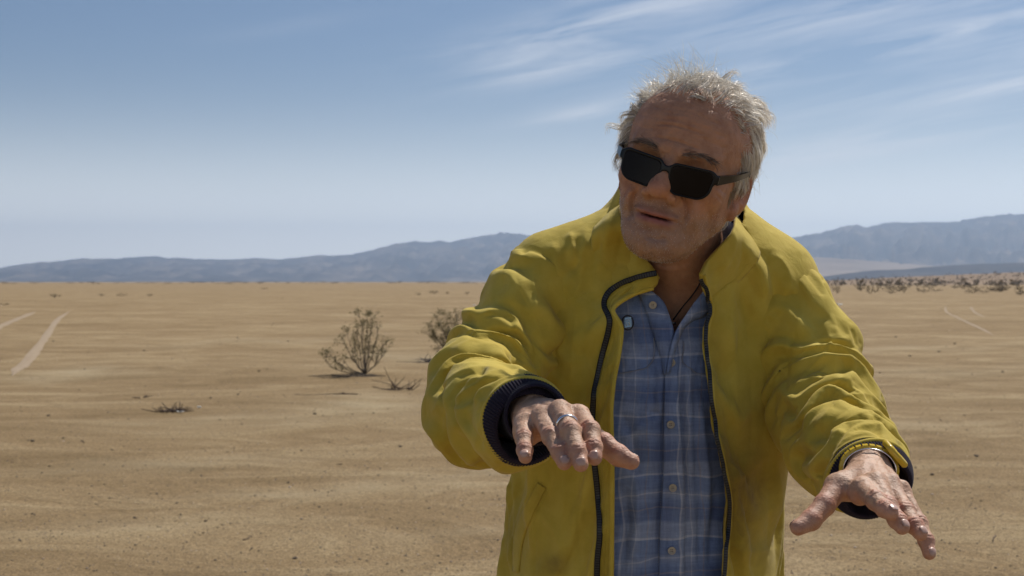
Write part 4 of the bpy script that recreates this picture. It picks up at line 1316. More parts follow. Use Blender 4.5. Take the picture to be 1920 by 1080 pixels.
Gf = G.reshape(-1, 3); gq_ = (np.arange(nv - 1)[:, None] * nu + np.arange(nu - 1)[None]).ravel(); gQ = np.stack([gq_, gq_ + 1, gq_ + nu + 1, gq_ + nu], 1)
FOLDS_C = [([(1150, 405), (1138, 450), (1130, 520)], 7, 3.5, 'r'), ([(1170, 430), (1160, 470), (1150, 520)], 6, 3.0, 'v'), ([(1185, 455), (1195, 480), (1190, 520)], 7, 2.5, 'r'), ([(1150, 490), (1180, 500), (1215, 500)], 6, 2.5, 'v'),
           ([(1128, 440), (1122, 490), (1126, 540)], 6, 3.0, 'v'), ([(1372, 430), (1372, 465), (1350, 510)], 6, 3.0, 'r'), ([(1390, 440), (1392, 480), (1380, 520)], 6, 3.0, 'v'), ([(1350, 480), (1340, 510), (1328, 540)], 6, 2.0, 'v'), ([(1330, 500), (1345, 500), (1365, 490)], 5, 2.0, 'r')]
Nc = vnormals(Gf, gQ); sc_ = 1.0 if Nc[nu * 10 + 12][1] < 0 else -1.0
G = apply_folds(Gf, gQ, FOLDS_C, minface=0.0, sign=np.full(len(Gf), sc_)).reshape(nv, nu, 3)
collar, CV, CQ = two_sided_sheet('collar', G, JACK, LINING, 0.0045, man_jacket)

BJ = bvh_of(np.concatenate([TV, CV]), np.concatenate([TQ, CQ + len(TV)]))
def trace(bvh, pts, n, lift, smooth=2):
    out = []
    for q in catmull(np.array(pts, float), n):
        h, nn = drop(bvh, q[0], q[1], lift)
        if h is not None and h[1] < 1.79 and (not out or abs(h[1] - out[-1][1]) < 0.025): out.append(h)
    out = np.array(out)
    for _ in range(smooth):
        out[1:-1] = (out[:-2] + out[1:-1] * 2 + out[2:]) / 4
    return out

ZIP_L = [(1236, 512), (1210, 517), (1172, 529), (1145, 545), (1135, 560), (1134, 576), (1143, 597), (1141, 620), (1130, 665), (1122, 705), (1114, 745), (1112, 790), (1115, 850), (1117, 890), (1124, 950), (1125, 1000), (1120, 1050), (1119, 1100)]
ZIP_R = [(1312, 522), (1322, 550), (1329, 582), (1320, 612), (1319, 650), (1326, 700), (1333, 768), (1340, 815), (1352, 868), (1364, 945), (1357, 1040), (1354, 1100)]
def zipper(pts, n, w, lift, name='zipper'):
    path = trace(BJ, pts, n, lift)
    T = np.gradient(path, axis=0); T /= np.linalg.norm(T, axis=1)[:, None]
    view = path - np.array([0, 0, CAM_Z]); view /= np.linalg.norm(view, axis=1)[:, None]
    S = np.cross(T, view); S /= np.linalg.norm(S, axis=1)[:, None]
    prof = [(-w, 0.0), (-w * 0.6, 0.0012), (0, 0.0022), (w * 0.6, 0.0012), (w, 0.0)]
    G = np.array([[path[i] + S[i] * a - view[i] * b for (a, b) in prof] for i in range(len(path))])
    o, _, _ = two_sided_sheet(name, G, ZIPM, ZIPM, 0.0012, man_jacket)
    mb = MB(); L = np.concatenate([[0], np.cumsum(np.linalg.norm(np.diff(path, axis=0), axis=1))])
    for s in np.arange(0.002, L[-1], 0.0034):
        c = np.array([np.interp(s, L, path[:, k]) for k in range(3)]); i = min(int(np.searchsorted(L, s)), len(path) - 1)
        t, sd, v = T[i], S[i], -view[i]
        c = c + v * 0.0030
        cs = [c + sd * a * 0.0026 + t * b * 0.0010 + v * d * 0.0009 for a in (-1, 1) for b in (-1, 1) for d in (-1, 1)]
        mb.add(cs, [(0, 1, 3, 2), (4, 6, 7, 5), (0, 4, 5, 1), (2, 3, 7, 6), (0, 2, 6, 4), (1, 5, 7, 3)])
    z = mb.build('zip_teeth', ZTOOTH, o, smooth=False); z['kind'] = 'stuff'
    return o
def hem(pts, n, r, name='hem', mat=None, dx=0):
    path = trace(BJ, [(x + dx, y) for x, y in pts], n, 0.0, 6)
    v, f = tube(path, r, 8); mb = MB(); mb.add(v, f)
    o = mb.build(name, mat or JACK, man_jacket); return o
hem(OPEN_L[1:-1] + [(1150, 1120)], 140, 0.0032, dx=-3.5)
hem([(1352, 1110)] + OPEN_R[2:], 120, 0.0030, dx=8)
def ring_hem(c, ax, r):
    ax, u, w = frame(ax); a = np.linspace(0, 2 * math.pi, 90)
    path = c + (u[None] * np.cos(a)[:, None] + w[None] * np.sin(a)[:, None]) * r
    v, f = tube(path, 0.0034, 10, False); mb = MB(); mb.add(v, f); mb.build('hem', JACK, man_jacket)
ring_hem(ER - AR * 0.004, AR, 0.0492); ring_hem(EL_ - AL * 0.004, AL, 0.0467)
zipper(ZIP_L, 150, 0.0035, 0.0012)
zipper([(x + 3, y) for x, y in ZIP_R], 120, 0.0022, 0.0018)

# stitched placket between the zip and the edge: raised cords of stitching
def stitch_line(pts, n, lift=0.0006, r=0.0005, parent=man_jacket, mat=THREAD, bvh=None, dash=True, name='stitching'):
    path = trace(bvh or BJ, pts, n, lift)
    if len(path) < 4: return
    mb = MB(); L = np.concatenate([[0], np.cumsum(np.linalg.norm(np.diff(path, axis=0), axis=1))])
    s = 0.0
    while s < L[-1] - 0.003:
        a = np.array([[np.interp(q, L, path[:, k]) for k in range(3)] for q in (s, s + 0.0012, s + 0.0024)])
        v, f = tube(a, [r * 0.5, r, r * 0.5], 4, False); mb.add(v, f); s += 0.0034
    o = mb.build(name, mat, parent); o['kind'] = 'stuff'
    return o
def between(t):
    A = catmull(np.array(ZIP_L, float), 40)[3:]; B = catmull(np.array(OPEN_L[:-1] + [(1150, 1110)], float), 80)
    out = []
    for a in A:
        d = np.hypot(B[:, 0] - a[0], (B[:, 1] - a[1]) * 1.0); b = B[np.argmin(d + 0 * d)]
        out.append((a[0] + (b[0] - a[0]) * t, a[1] + (b[1] - a[1]) * t))
    return out
for t in (0.25, 0.45, 0.65, 0.85):
    stitch_line(between(t), 160)
stitch_line([(1327, 565), (1345, 548), (1380, 522), (1405, 495), (1425, 520), (1432, 560)], 60)
stitch_line([(1140, 540), (1190, 518), (1222, 500)], 40)
SEAMT = simple('dark_seam', (0.16, 0.11, 0.015), 0.9)
for sp in ([(1046, 575), (1070, 560), (1095, 552), (1120, 548)],):
    stitch_line(sp, 40, 0.0004, 0.0008, man_jacket, THREAD)
def welt(A, B, name, n=60, m=8, lift=0.0022):
    A = catmull(np.array(A, float), n); B = catmull(np.array(B, float), n); G = np.zeros((m, n, 3)); last = None
    for j in range(m):
        for i in range(n):
            q = A[i] * (1 - j / (m - 1)) + B[i] * (j / (m - 1))
            h, _ = drop(BJ, q[0], q[1], lift * (0.25 + 0.75 * math.sin(math.pi * j / (m - 1))))
            if h is None or h[1] > 1.84: h = last
            last = h; G[j, i] = h
    return two_sided_sheet(name, G, JACK, JACK, 0.003, man_jacket)[0]
welt([(1008, 905), (985, 950), (962, 1010), (952, 1070)], [(1024, 915), (1002, 960), (982, 1015), (974, 1074)], 'pocket')
stitch_line([(1030, 915), (1008, 962), (988, 1018), (980, 1078)], 70, 0.0004, 0.0006, man_jacket, THREAD)
stitch_line([(1004, 900), (980, 948), (957, 1010), (947, 1070)], 70, 0.0004, 0.0006, man_jacket, THREAD)
# ------------------------------------------------------------------ shirt
def shirt_mat():
    t = NT('blue_plaid')
    o = t.tc.outputs['Object']
    d = t.noise(6, 3, 0.5)
    sp = t.node('ShaderNodeSeparateXYZ')
    ad = t.node('ShaderNodeVectorMath', operation='ADD'); sc = t.node('ShaderNodeVectorMath', operation='SCALE')
    nz = t.node('ShaderNodeTexNoise'); t.l.new(o, nz.inputs['Vector']); nz.inputs['Scale'].default_value = 9; nz.inputs['Detail'].default_value = 2
    t.l.new(nz.outputs['Color'], sc.inputs[0]); sc.inputs['Scale'].default_value = 0.034
    t.l.new(o, ad.inputs[0]); t.l.new(sc.outputs[0], ad.inputs[1]); t.l.new(ad.outputs[0], sp.inputs[0])
    x, z = sp.outputs[0], sp.outputs[2]
    def bands(c, per, stops, off=0.0):
        m = t.math('FRACT', t.math('ADD', t.math('MULTIPLY', c, 1.0 / per), off + 50.0))
        return t.ramp(m, stops, 'LINEAR')
    navy, mid, lite, pale = (0.085, 0.125, 0.250), (0.155, 0.220, 0.380), (0.265, 0.315, 0.435), (0.52, 0.54, 0.60)
    vx = bands(x, 0.074, [(0.0, navy), (0.14, navy), (0.17, mid), (0.30, mid), (0.315, pale), (0.335, pale), (0.35, lite), (0.50, lite), (0.515, pale), (0.53, lite), (0.62, mid), (0.70, mid), (0.715, (0.26, 0.22, 0.22)), (0.735, mid), (0.86, navy)])
    vz = bands(z, 0.080, [(0.0, mid), (0.12, mid), (0.13, pale), (0.15, pale), (0.17, lite), (0.36, lite), (0.40, navy), (0.56, navy), (0.58, (0.27, 0.24, 0.25)), (0.60, navy), (0.70, mid), (0.80, lite), (0.82, pale), (0.835, lite), (0.9, mid)])
    wv = t.node('ShaderNodeTexWave', wave_type='BANDS', bands_direction='DIAGONAL'); t.l.new(o, wv.inputs['Vector']); wv.inputs['Scale'].default_value = 380
    col = t.mix(t.math('ADD', t.math('MULTIPLY', wv.outputs['Fac'], 0.25), 0.40), vx, vz)
    slub = t.noise(260, 4, 0.7, t.mapping((1, 1, 0.12)))
    slub2 = t.noise(260, 4, 0.7, t.mapping((0.12, 0.12, 1)))
    col = t.mix(0.8, col, t.ramp(t.math('MULTIPLY', t.math('ADD', slub, slub2), 0.5), [(0.3, (0.62, 0.62, 0.66)), (0.7, (1.5, 1.48, 1.42))]), 'MULTIPLY')
    col = t.mix(t.math('MULTIPLY', d, 0.22), col, (0.26, 0.27, 0.31))
    b = t.bump(t.math('ADD', slub, slub2), 0.35, 0.0008)
    b = t.bump(t.noise(42, 4, 0.6, dist=0.8), 0.45, 0.004, b)
    t.b.inputs['Sheen Weight'].default_value = 0.15
    return t.set(**{'Base Color': col, 'Roughness': 0.88, 'Normal': b, 'Specular IOR Level': 0.15})
PLAID = shirt_mat()
SEAM = simple('shirt_seam', (0.24, 0.25, 0.30), 0.9)
shirt = empty('shirt', (0, 0, 1.2)); shirt.parent = man; shirt.location = (0, 0, 1.2)
shirt['label'] = 'worn faded blue plaid button-up shirt open at the neck'

def f_shirt_outer(p):
    cx, cy, rx, ry = torso_params(p[:, 2], -0.020)
    cy2 = cy + 0.006
    x = np.abs((p[:, 0] - cx) / (rx - 0.012)); y = np.abs((p[:, 1] - cy2) / (ry - 0.004))
    k = (x ** 2.2 + y ** 2.2) ** (1 / 2.2)
    return ((k - 1) * np.minimum(rx, ry) * 0.95).astype(np.float32)
V_NECK = [(1206, 380), (1206, 530), (1222, 546), (1243, 566), (1255, 594), (1262, 622), (1270, 618), (1286, 592), (1304, 566), (1322, 540), (1340, 500), (1340, 380)]
def f_shirt(p):
    d = f_shirt_outer(p)
    s = np.maximum(d, -(d + 0.009))
    px = toPx(p.astype(float))
    cut = np.maximum(poly_sd(px, V_NECK) * 0.00068, p[:, 1] - 1.82)
    s = np.maximum(s, -cut)
    s = np.maximum(s, -s_cap(p, P(1290, 300, 1.83), P(1285, 520, 1.86), 0.075, 0.072))
    return np.maximum(s, -(p[:, 2] - 0.84))
FOLDS_S = [
 ([(1246, 690), (1243, 780), (1243, 880), (1238, 960), (1236, 1090)], 4, 3.0, 'v'),
 ([(1241, 640), (1236, 720), (1238, 800)], 8, 3.0, 'r'),
 ([(1283, 640), (1277, 720), (1278, 800), (1286, 900), (1290, 1000)], 5, 3.5, 'v'),
 ([(1292, 650), (1290, 720), (1292, 800), (1300, 900)], 7, 3.5, 'r'),
 ([(1165, 770), (1185, 820), (1195, 900)], 9, 3.0, 'v'),
 ([(1200, 800), (1218, 780), (1240, 768)], 7, 2.0, 'v'),
 ([(1160, 830), (1190, 810), (1225, 770)], 8, 2.5, 'r'),
 ([(1220, 700), (1215, 800), (1222, 900), (1216, 1060)], 10, 2.0, 'r'),
 ([(1190, 860), (1196, 950), (1185, 1060)], 10, 3.0, 'r'),
 ([(1172, 900), (1175, 980), (1165, 1080)], 8, 3.0, 'v'),
 ([(1310, 720), (1316, 800), (1326, 900), (1330, 1010)], 8, 3.0, 'r'),
 ([(1300, 780), (1306, 860), (1312, 960), (1312, 1080)], 6, 2.5, 'v'),
 ([(1340, 900), (1338, 980), (1330, 1080)], 9, 3.0, 'v'),
 ([(1250, 960), (1265, 950), (1285, 960)], 6, 1.5, 'r'), ([(1250, 850), (1266, 842), (1284, 850)], 6, 1.5, 'r'), ([(1250, 735), (1266, 728), (1280, 735)], 6, 1.5, 'v'),
]
V, Q = mesh_sdf(f_shirt, (P(1000, 0, 1.8)[0], 1.66, 0.83), (P(1470, 0, 1.9)[0], 2.04, 1.52), 0.0034)
V = relax(V, Q, 2)
fo = f_shirt_outer(V.astype(np.float32)); sg = np.where(fo > -0.0045, 1.0, -1.0)
V = micro(V, Q, 0.0012, 22, sg)
V = apply_folds(V, Q, FOLDS_S, gain=2.2, sign=sg, crisp=True)
link_mesh('shirt_body', V, Q, PLAID, shirt)
SV, SQ = V, Q
BS = bvh_of(SV, SQ)

def surf_pt(px, py, lift):
    """meets the uncut front of the shirt"""
    d = P(px, py, 1.0) - np.array([0, 0, CAM_Z]); d /= np.linalg.norm(d)
    s = 1.55
    for _ in range(60):
        q = np.array([[0, 0, CAM_Z]]) + d[None] * s
        e = float(f_shirt_outer(q.astype(np.float32))[0]) - lift
        s += e * 0.9
        if abs(e) < 2e-4 or s > 2.1: break
    return q[0]
def strip(name, A, B, mat, liftA, liftB, parent, nu=40, nv=8, thick=0.0022, bow=0.0):
    A = catmull(np.array(A, float), nu); B = catmull(np.array(B, float), nu)
    G = np.zeros((nv, nu, 3))
    for j in range(nv):
        t = j / (nv - 1)
        for i in range(nu):
            q = A[i] * (1 - t) + B[i] * t
            G[j, i] = surf_pt(q[0], q[1], liftA * (1 - t) + liftB * t + bow * math.sin(math.pi * t))
    Gf = G.reshape(-1, 3); Gf[:, 1] += 0.0012 * fbm(Gf * 40, 2)
    N = vnormals(G.reshape(-1, 3), np.array([[0, 1, nu + 1, nu]]))
    o, V, Q = two_sided_sheet(name, G, mat, mat, thick, parent)
    return o, V, Q
strip('placket', [(1249, 640), (1247, 700), (1245, 800), (1244, 897), (1238, 1000), (1236, 1110)], [(1271, 640), (1271, 704), (1276, 800), (1283, 900), (1284, 1000), (1283, 1110)], PLAID, 0.0035, 0.002, shirt, 90, 8)
lap, LV, LQ = strip('lapel', [(1204, 530), (1222, 546), (1244, 566), (1256, 595), (1263, 622), (1258, 655), (1247, 700)], [(1188, 540), (1200, 556), (1212, 585), (1222, 615), (1232, 645), (1239, 672), (1246, 702)], PLAID, 0.0100, 0.0035, shirt, 40, 8, bow=0.003)
strip('collar', [(1335, 530), (1318, 548), (1300, 570), (1284, 594), (1268, 620), (1257, 655), (1250, 700)], [(1345, 556), (1332, 580), (1318, 594), (1300, 600), (1282, 616), (1268, 650), (1256, 698)], PLAID, 0.0140, 0.0050, shirt, 40, 8, bow=0.004)
# pockets with a stitched edge
def pocket(pts, seam):
    poly = np.array(pts, float); lo, hi = poly.min(0), poly.max(0)
    nx, ny = 26, 26; Vp, idx = [], {}
    for j in range(ny):
        for i in range(nx):
            q = lo + (hi - lo) * np.array([i / (nx - 1), j / (ny - 1)])
            if poly_sd(q[None], poly)[0] < 1.5:
                idx[(i, j)] = len(Vp)
                h, n = drop(BS, q[0], q[1], 0.0016)
                Vp.append(h if h is not None else surf_pt(q[0], q[1], 0.0016))
    Fp = [(idx[(i, j)], idx[(i, j + 1)], idx[(i + 1, j + 1)], idx[(i + 1, j)]) for j in range(ny - 1) for i in range(nx - 1) if all(k in idx for k in ((i, j), (i, j + 1), (i + 1, j + 1), (i + 1, j)))]
    o = link_mesh('pocket', np.array(Vp), Fp, PLAID, shirt)
    path = trace(BS, seam, 60, 0.0026, 1)
    v, f = tube(path, 0.0007, 5); mb = MB(); mb.add(v, f); mb.build('pocket_seam', SEAM, o)
pocket([(1160, 634), (1226, 632), (1226, 672), (1212, 690), (1160, 700)], [(1160, 701), (1185, 697), (1210, 691), (1220, 682), (1226, 672), (1227, 652), (1226, 634)])
pocket([(1282, 640), (1318, 640), (1318, 700), (1302, 698), (1281, 678)], [(1281, 640), (1281, 660), (1282, 678), (1292, 690), (1302, 699), (1320, 702)])
stitch_line([(1246, 690), (1244, 800), (1243, 897), (1237, 1000), (1235, 1090)], 100, 0.0022, 0.0004, shirt, SEAM, BS)
for A in ([(1205, 560), (1222, 600), (1240, 660)],):
    pass
BTN = simple('button', (0.42, 0.36, 0.27), 0.35)
BTN2 = simple('button_hole', (0.06, 0.05, 0.04), 0.8)
def button(px, py, r=0.0052, lift=0.0065):
    c = surf_pt(px, py, lift); n = c - np.array([0, 0, CAM_Z]); n = -n / np.linalg.norm(n)
    ax, u, w = frame(n)
    prof = [(0, r * 0.75), (0.0006, r * 0.98), (0.0014, r), (0.0022, r * 0.94), (0.0023, r * 0.80), (0.0015, r * 0.66), (0.0014, 0.0002)]
    nr = 20; mb = MB(); Vb = [c + ax * a + (u * math.cos(k * 2 * math.pi / nr) + w * math.sin(k * 2 * math.pi / nr)) * rr for a, rr in prof for k in range(nr)]
    Fb = [(i * nr + k, i * nr + (k + 1) % nr, (i + 1) * nr + (k + 1) % nr, (i + 1) * nr + k) for i in range(len(prof) - 1) for k in range(nr)]
    mb.add(Vb, Fb); o = mb.build('button', BTN, shirt)
    mh = MB()
    for a, b in ((-1, -1), (-1, 1), (1, -1), (1, 1)):
        cc = c + ax * 0.0014 + u * a * r * 0.2 + w * b * r * 0.2
        v, f = tube([cc, cc + ax * 0.0004], 0.0006, 8); mh.add(v, f)
    mh.build('button_holes', BTN2, o)
for x, y in ((1224, 572), (1259, 680), (1258, 796), (1262, 915), (1260, 1033)):
    button(x, y, lift=0.0135 if y < 600 else 0.0065)

# small clip-on pin at the edge of the jacket
pin = empty('badge', (0, 0, 0)); pin.parent = shirt
bc = surf_pt(1177, 605, 0.0125)
ax, u, w = frame(np.array([0.1, -1, 0.1]))
PINM = simple('badge_glass', (0.30, 0.42, 0.50), 0.15, Metallic=0.2)
PINR = simple('badge_rim', (0.02, 0.02, 0.022), 0.4)
mb = MB(); v, f = tube([bc + (u * math.cos(a) * 0.0075 + w * math.sin(a) * 0.0095) for a in np.linspace(0, 2 * math.pi, 28)], 0.0010, 6); mb.add(v, f)
rim = mb.build('badge_rim', PINR, shirt)
bpy.data.objects.remove(pin)
mb = MB()
pts = [bc + u * x * 0.0062 + w * y * 0.0078 for x, y in ((-.75, -.9), (.8, -.7), (.7, .95), (-.7, .8))]
v = [q - ax * 0.001 for q in pts] + [q + ax * 0.0018 for q in pts]
mb.add(v, [(0, 1, 2, 3)[::-1], (4, 5, 6, 7), (0, 1, 5, 4), (1, 2, 6, 5), (2, 3, 7, 6), (3, 0, 4, 7)])
mb.build('badge_face', PINM, rim, smooth=False)
mb = MB()
sil = simple('badge_silver', (0.62, 0.66, 0.68), 0.3, Metallic=0.6)
for (x0, y0, x1, y1) in ((-.4, -.5, -.4, .4), (-.4, .4, .3, .5), (.3, .5, .35, -.5), (-.1, .1, .3, -.1), (-.4, -.5, .1, -.35)):
    v, f = tube([bc + ax * 0.002 + u * x0 * 0.0062 + w * y0 * 0.0078, bc + ax * 0.002 + u * x1 * 0.0062 + w * y1 * 0.0078], 0.0005, 5); mb.add(v, f)
mb.build('badge_emblem', sil, rim)

# necklace cord on the skin
HEADB = bvh_of(np.concatenate([HEADM[0], BPARTS[1][0]]), np.concatenate([HEADM[1], BPARTS[1][1] + len(HEADM[0])]))
CORD = simple('necklace_cord', (0.012, 0.010, 0.010), 0.8)
path = []
for q in catmull(np.array([(1312, 530), (1300, 550), (1280, 575), (1262, 600)], float), 30):
    h, n = drop(HEADB, q[0], q[1], 0.001)
    if h is not None: path.append(h)
neck = None
if len(path) > 4:
    v, f = tube(path, 0.0009, 6); mb = MB(); mb.add(v, f)
    neck = mb.build('necklace', CORD, man)
    e = path[-1]
    pend = simple('pendant_metal', (0.55, 0.54, 0.5), 0.3, Metallic=0.9)
    v, f = tube([e + np.array([-0.004, -0.001, -0.003]), e + np.array([0.004, -0.002, -0.004])], 0.0012, 8); mb = MB(); mb.add(v, f)
    mb.build('pendant', pend, neck)

# trousers and shoes below the picture
DENIM = knit_mat('dark_denim', (0.03, 0.035, 0.05))
def f_legs(p):
    d = s_ell(p, (FOOT[0], 1.865, 0.95), (0.165, 0.115, 0.13))
    for sx in (-1, 1):
        d = smin(d, s_chain(p, [np.array([FOOT[0] + sx * 0.085, 1.865, 0.88]), np.array([FOOT[0] + sx * 0.11, 1.85, 0.5]), np.array([FOOT[0] + sx * 0.13, 1.88, 0.085])], [0.092, 0.068, 0.056], 0.03), 0.03)
    return np.maximum(d, 0.03 - p[:, 2])
V, Q = mesh_sdf(f_legs, (FOOT[0] - .25, 1.68, 0.0), (FOOT[0] + .25, 2.05, 1.12), 0.008)
V = relax(V, Q, 2); V = micro(V, Q, 0.003, 9, np.ones(len(V)))
link_mesh('trousers', V, Q, DENIM, man)
LEATH = simple('shoe_leather', (0.06, 0.035, 0.02), 0.5)
for sx in (-1, 1):
    def f_shoe(p):
        cx = FOOT[0] + sx * 0.13
        d = s_chain(p, [np.array([cx, 1.90, 0.045]), np.array([cx + sx * 0.01, 1.80, 0.04]), np.array([cx + sx * 0.02, 1.70, 0.032])], [0.045, 0.048, 0.036], 0.02)
        d = smin(d, s_cap(p, np.array([cx, 1.88, 0.06]), np.array([cx, 1.88, 0.12]), 0.045, 0.045), 0.02)
        return np.maximum(d, 0.004 - p[:, 2])
    V, Q = mesh_sdf(f_shoe, (FOOT[0] + sx * 0.14 - .09, 1.62, -0.02), (FOOT[0] + sx * 0.14 + .09, 1.99, 0.2), 0.006)
    link_mesh('shoe', relax(V, Q, 1), Q, LEATH, man)
# ------------------------------------------------------------------ sunglasses
gl = empty('sunglasses', (0, 0, 0)); gl.parent = man; gl.location = (0, 0, 1.5)
gl['label'] = 'worn black thick framed sunglasses with dark lenses'
def FRM():
    t = NT('black_acetate'); return t.set(**{'Base Color': (0.005, 0.005, 0.005), 'Roughness': 0.28, 'Specular IOR Level': 0.28})
FRAMEM = FRM()
def LNS():
    t = NT('dark_lens')
    t.b.inputs['Coat Weight'].default_value = 0.0
    return t.set(**{'Base Color': (0.010, 0.007, 0.006), 'Roughness': 0.12, 'Specular IOR Level': 0.10})
LENSM = LNS()
GO = np.array([0.0025, -0.1065, -0.0110]); GR = (rot('Y', 1.5) @ rot('X', -2)) * 0.87
def g2w(p):
    p = np.asarray(p, float).copy()
    p[..., 1] += 2.2 * p[..., 0] ** 2                 # wrap of the front
    return h2w(p @ np.asarray(GR, float).T + GO)
def rrect(x, z, cx, cz, hw, hh, r, tap, rt=None):
    zz = z - cz
    if rt is not None: r = np.where(zz > 0, rt, r)
    w = hw * (1 + tap * zz / hh)
    qx = np.abs(x - cx) - (w - r); qz = np.abs(zz) - (hh - r)
    return np.minimum(np.maximum(qx, qz), 0) + np.hypot(np.maximum(qx, 0), np.maximum(qz, 0)) - r
def f_gl(p):
    x, y, z = np.abs(p[:, 0]), p[:, 1], p[:, 2]
    zz = z - 0.06 * (x - 0.034)
    outer = rrect(x, zz, 0.0365, 0.0, 0.0308, 0.0220, 0.0170, 0.07, 0.0110)
    br = rrect(x, z, 0.0, 0.0095, 0.010, 0.0042, 0.003, 0)
    lug = rrect(x, z, 0.066, 0.0125, 0.0068, 0.0060, 0.003, 0)
    o = smin(smin(outer, br, 0.005), lug, 0.005)
    inner = rrect(x, zz, 0.0365, -0.0007, 0.0276, 0.0188, 0.0145, 0.07, 0.0090)
    d2 = smax(o, -inner, 0.0008)
    th = np.abs(y) - 0.0021
    return smax(d2, th, 0.0016).astype(np.float32)
V, Q = mesh_sdf(f_gl, (-0.08, -0.008, -0.032), (0.08, 0.008, 0.032), 0.0007)
link_mesh('frame', g2w(V), Q, FRAMEM, gl)
for sx in (-1, 1):
    def f_lens(p):
        x, z = p[:, 0] * sx, p[:, 2]
        d2 = rrect(x, z - 0.06 * (x - 0.034), 0.0365, -0.0007, 0.0279, 0.0191, 0.0147, 0.07, 0.0092)
        return np.maximum(d2, np.abs(p[:, 1] + 0.0004 + 0.9 * (x - 0.0365) ** 2) - 0.0007).astype(np.float32)
    V, Q = mesh_sdf(f_lens, (min(0, sx * 0.075), -0.006, -0.028), (max(0, sx * 0.075), 0.006, 0.028), 0.0006, 2.0)
    link_mesh('lens', g2w(V), Q, LENSM, gl)
    # temple arm
    A = [g2w(np.array([sx * 0.0705, 0.001, 0.0125])), h2w((sx * 0.0760, -0.055, 0.004)), h2w((sx * 0.0790, -0.02, 0.008)), h2w((sx * 0.0790, 0.012, 0.010)), h2w((sx * 0.077, 0.032, -0.008))]
    A = catmull(np.array(A), 24); up = np.array(h2w((0, 0, 1))) - HO; sd = np.array(h2w((1, 0, 0))) - HO
    hh = np.interp(np.linspace(0, 1, 24), [0, .3, 1], [0.0058, 0.0036, 0.0030])
    Vt = np.concatenate([[a + up * h + sd * .0016, a + up * h - sd * .0016, a - up * h - sd * .0016, a - up * h + sd * .0016] for a, h in zip(A, hh)])
    Ft = [(i * 4 + k, i * 4 + (k + 1) % 4, (i + 1) * 4 + (k + 1) % 4, (i + 1) * 4 + k) for i in range(23) for k in range(4)] + [(0, 1, 2, 3), (92, 95, 94, 93)]
    link_mesh('temple_arm', Vt, Ft, FRAMEM, gl, smooth=False)

# ------------------------------------------------------------------ hair
def hair_mat(name, shine=0.25):
    m = bpy.data.materials.new(name); m.use_nodes = True
    n, l = m.node_tree.nodes, m.node_tree.links; n.clear()
    out = n.new('ShaderNodeOutputMaterial'); at = n.new('ShaderNodeAttribute'); at.attribute_name = 'tint'
    df = n.new('ShaderNodeBsdfDiffuse'); tr = n.new('ShaderNodeBsdfTranslucent'); gs = n.new('ShaderNodeBsdfAnisotropic') if False else n.new('ShaderNodeBsdfGlossy')
    gs.inputs['Roughness'].default_value = 0.55
    for s in (df, tr, gs): l.new(at.outputs['Color'], s.inputs['Color'])
    m1 = n.new('ShaderNodeMixShader'); m1.inputs[0].default_value = 0.58; l.new(df.outputs[0], m1.inputs[1]); l.new(tr.outputs[0], m1.inputs[2])
    m2 = n.new('ShaderNodeMixShader'); m2.inputs[0].default_value = shine; l.new(m1.outputs[0], m2.inputs[1]); l.new(gs.outputs[0], m2.inputs[2])
    l.new(m2.outputs[0], out.inputs['Surface'])
    return m
HAIRM = hair_mat('grey_hair', 0.38)

def strands_mesh(name, paths, width, tints, mat, parent):
    """paths (n, k, 3): flat tapered ribbons turned every way"""
    n, k, _ = paths.shape
    T = np.gradient(paths, axis=1); T /= np.maximum(np.linalg.norm(T, axis=2, keepdims=True), 1e-9)
    r = rng.normal(size=(n, 1, 3)); S = np.cross(T, np.repeat(r, k, 1)); S /= np.maximum(np.linalg.norm(S, axis=2, keepdims=True), 1e-9)
    tp = np.concatenate([np.linspace(0.8, 1, 3), np.linspace(1, 0.15, k - 3)])[None, :, None]
    w = width[:, None, None] * tp * 0.5
    V = np.stack([paths + S * w, paths - S * w], 2).reshape(-1, 3)      # n,k,2
    base = (np.arange(n) * k * 2)[:, None] + (np.arange(k - 1) * 2)[None]
    b = base.ravel()
    Q = np.stack([b, b + 1, b + 3, b + 2], 1)
    shade = np.repeat(tints, k * 2, 0)
    return link_mesh(name, V, Q, mat, parent, attrs={'tint': shade})

def scalp_sample(n, mask_fn):
    V, Q = HEADM
    cen = V[Q].mean(1); q = w2h(cen.astype(np.float32)).astype(float)
    a = np.linalg.norm(np.cross(V[Q[:, 2]] - V[Q[:, 0]], V[Q[:, 3]] - V[Q[:, 1]]), axis=1) * mask_fn(q)
    i = rng.choice(len(Q), n, p=a / a.sum())
    w = rng.dirichlet([1, 1, 1, 1], n)
    return (V[Q[i]] * w[:, :, None]).sum(1)

def hair_mask(q):
    x, y, z = q[:, 0], q[:, 1], q[:, 2]
    ax = np.abs(x)
    yb = np.interp(z, [-0.06, -0.045, -0.035, -0.02, 0.02, 0.045, 0.068, 0.083, 0.092], [0.035, 0.002, -0.014, -0.030, -0.040, -0.042, -0.046, -0.054, -0.14])
    yb = yb - 0.012 * np.clip(1 - ((x - 0.012) / 0.022) ** 2, 0, 1) * (z > 0.07)
    m = (y > yb + 0.006 * fbm(q * 60, 2)) & (z > -0.050)
    nearear = (ax > 0.062) & (np.abs(y - 0.012) < 0.018) & (z < -0.004) & (z > -0.05)
    m &= ~nearear
    dens = m.astype(float)
    dens *= np.where((y < -0.025) & (z > 0.07), 0.75, 1.0)
    dens *= np.where((z < -0.015) & (y < 0.0), 0.5, 1.0)      # sideburns
    return dens
NG, KS = 520, 10
gr = scalp_sample(NG, hair_mask); gq = w2h(gr.astype(np.float32)).astype(float)
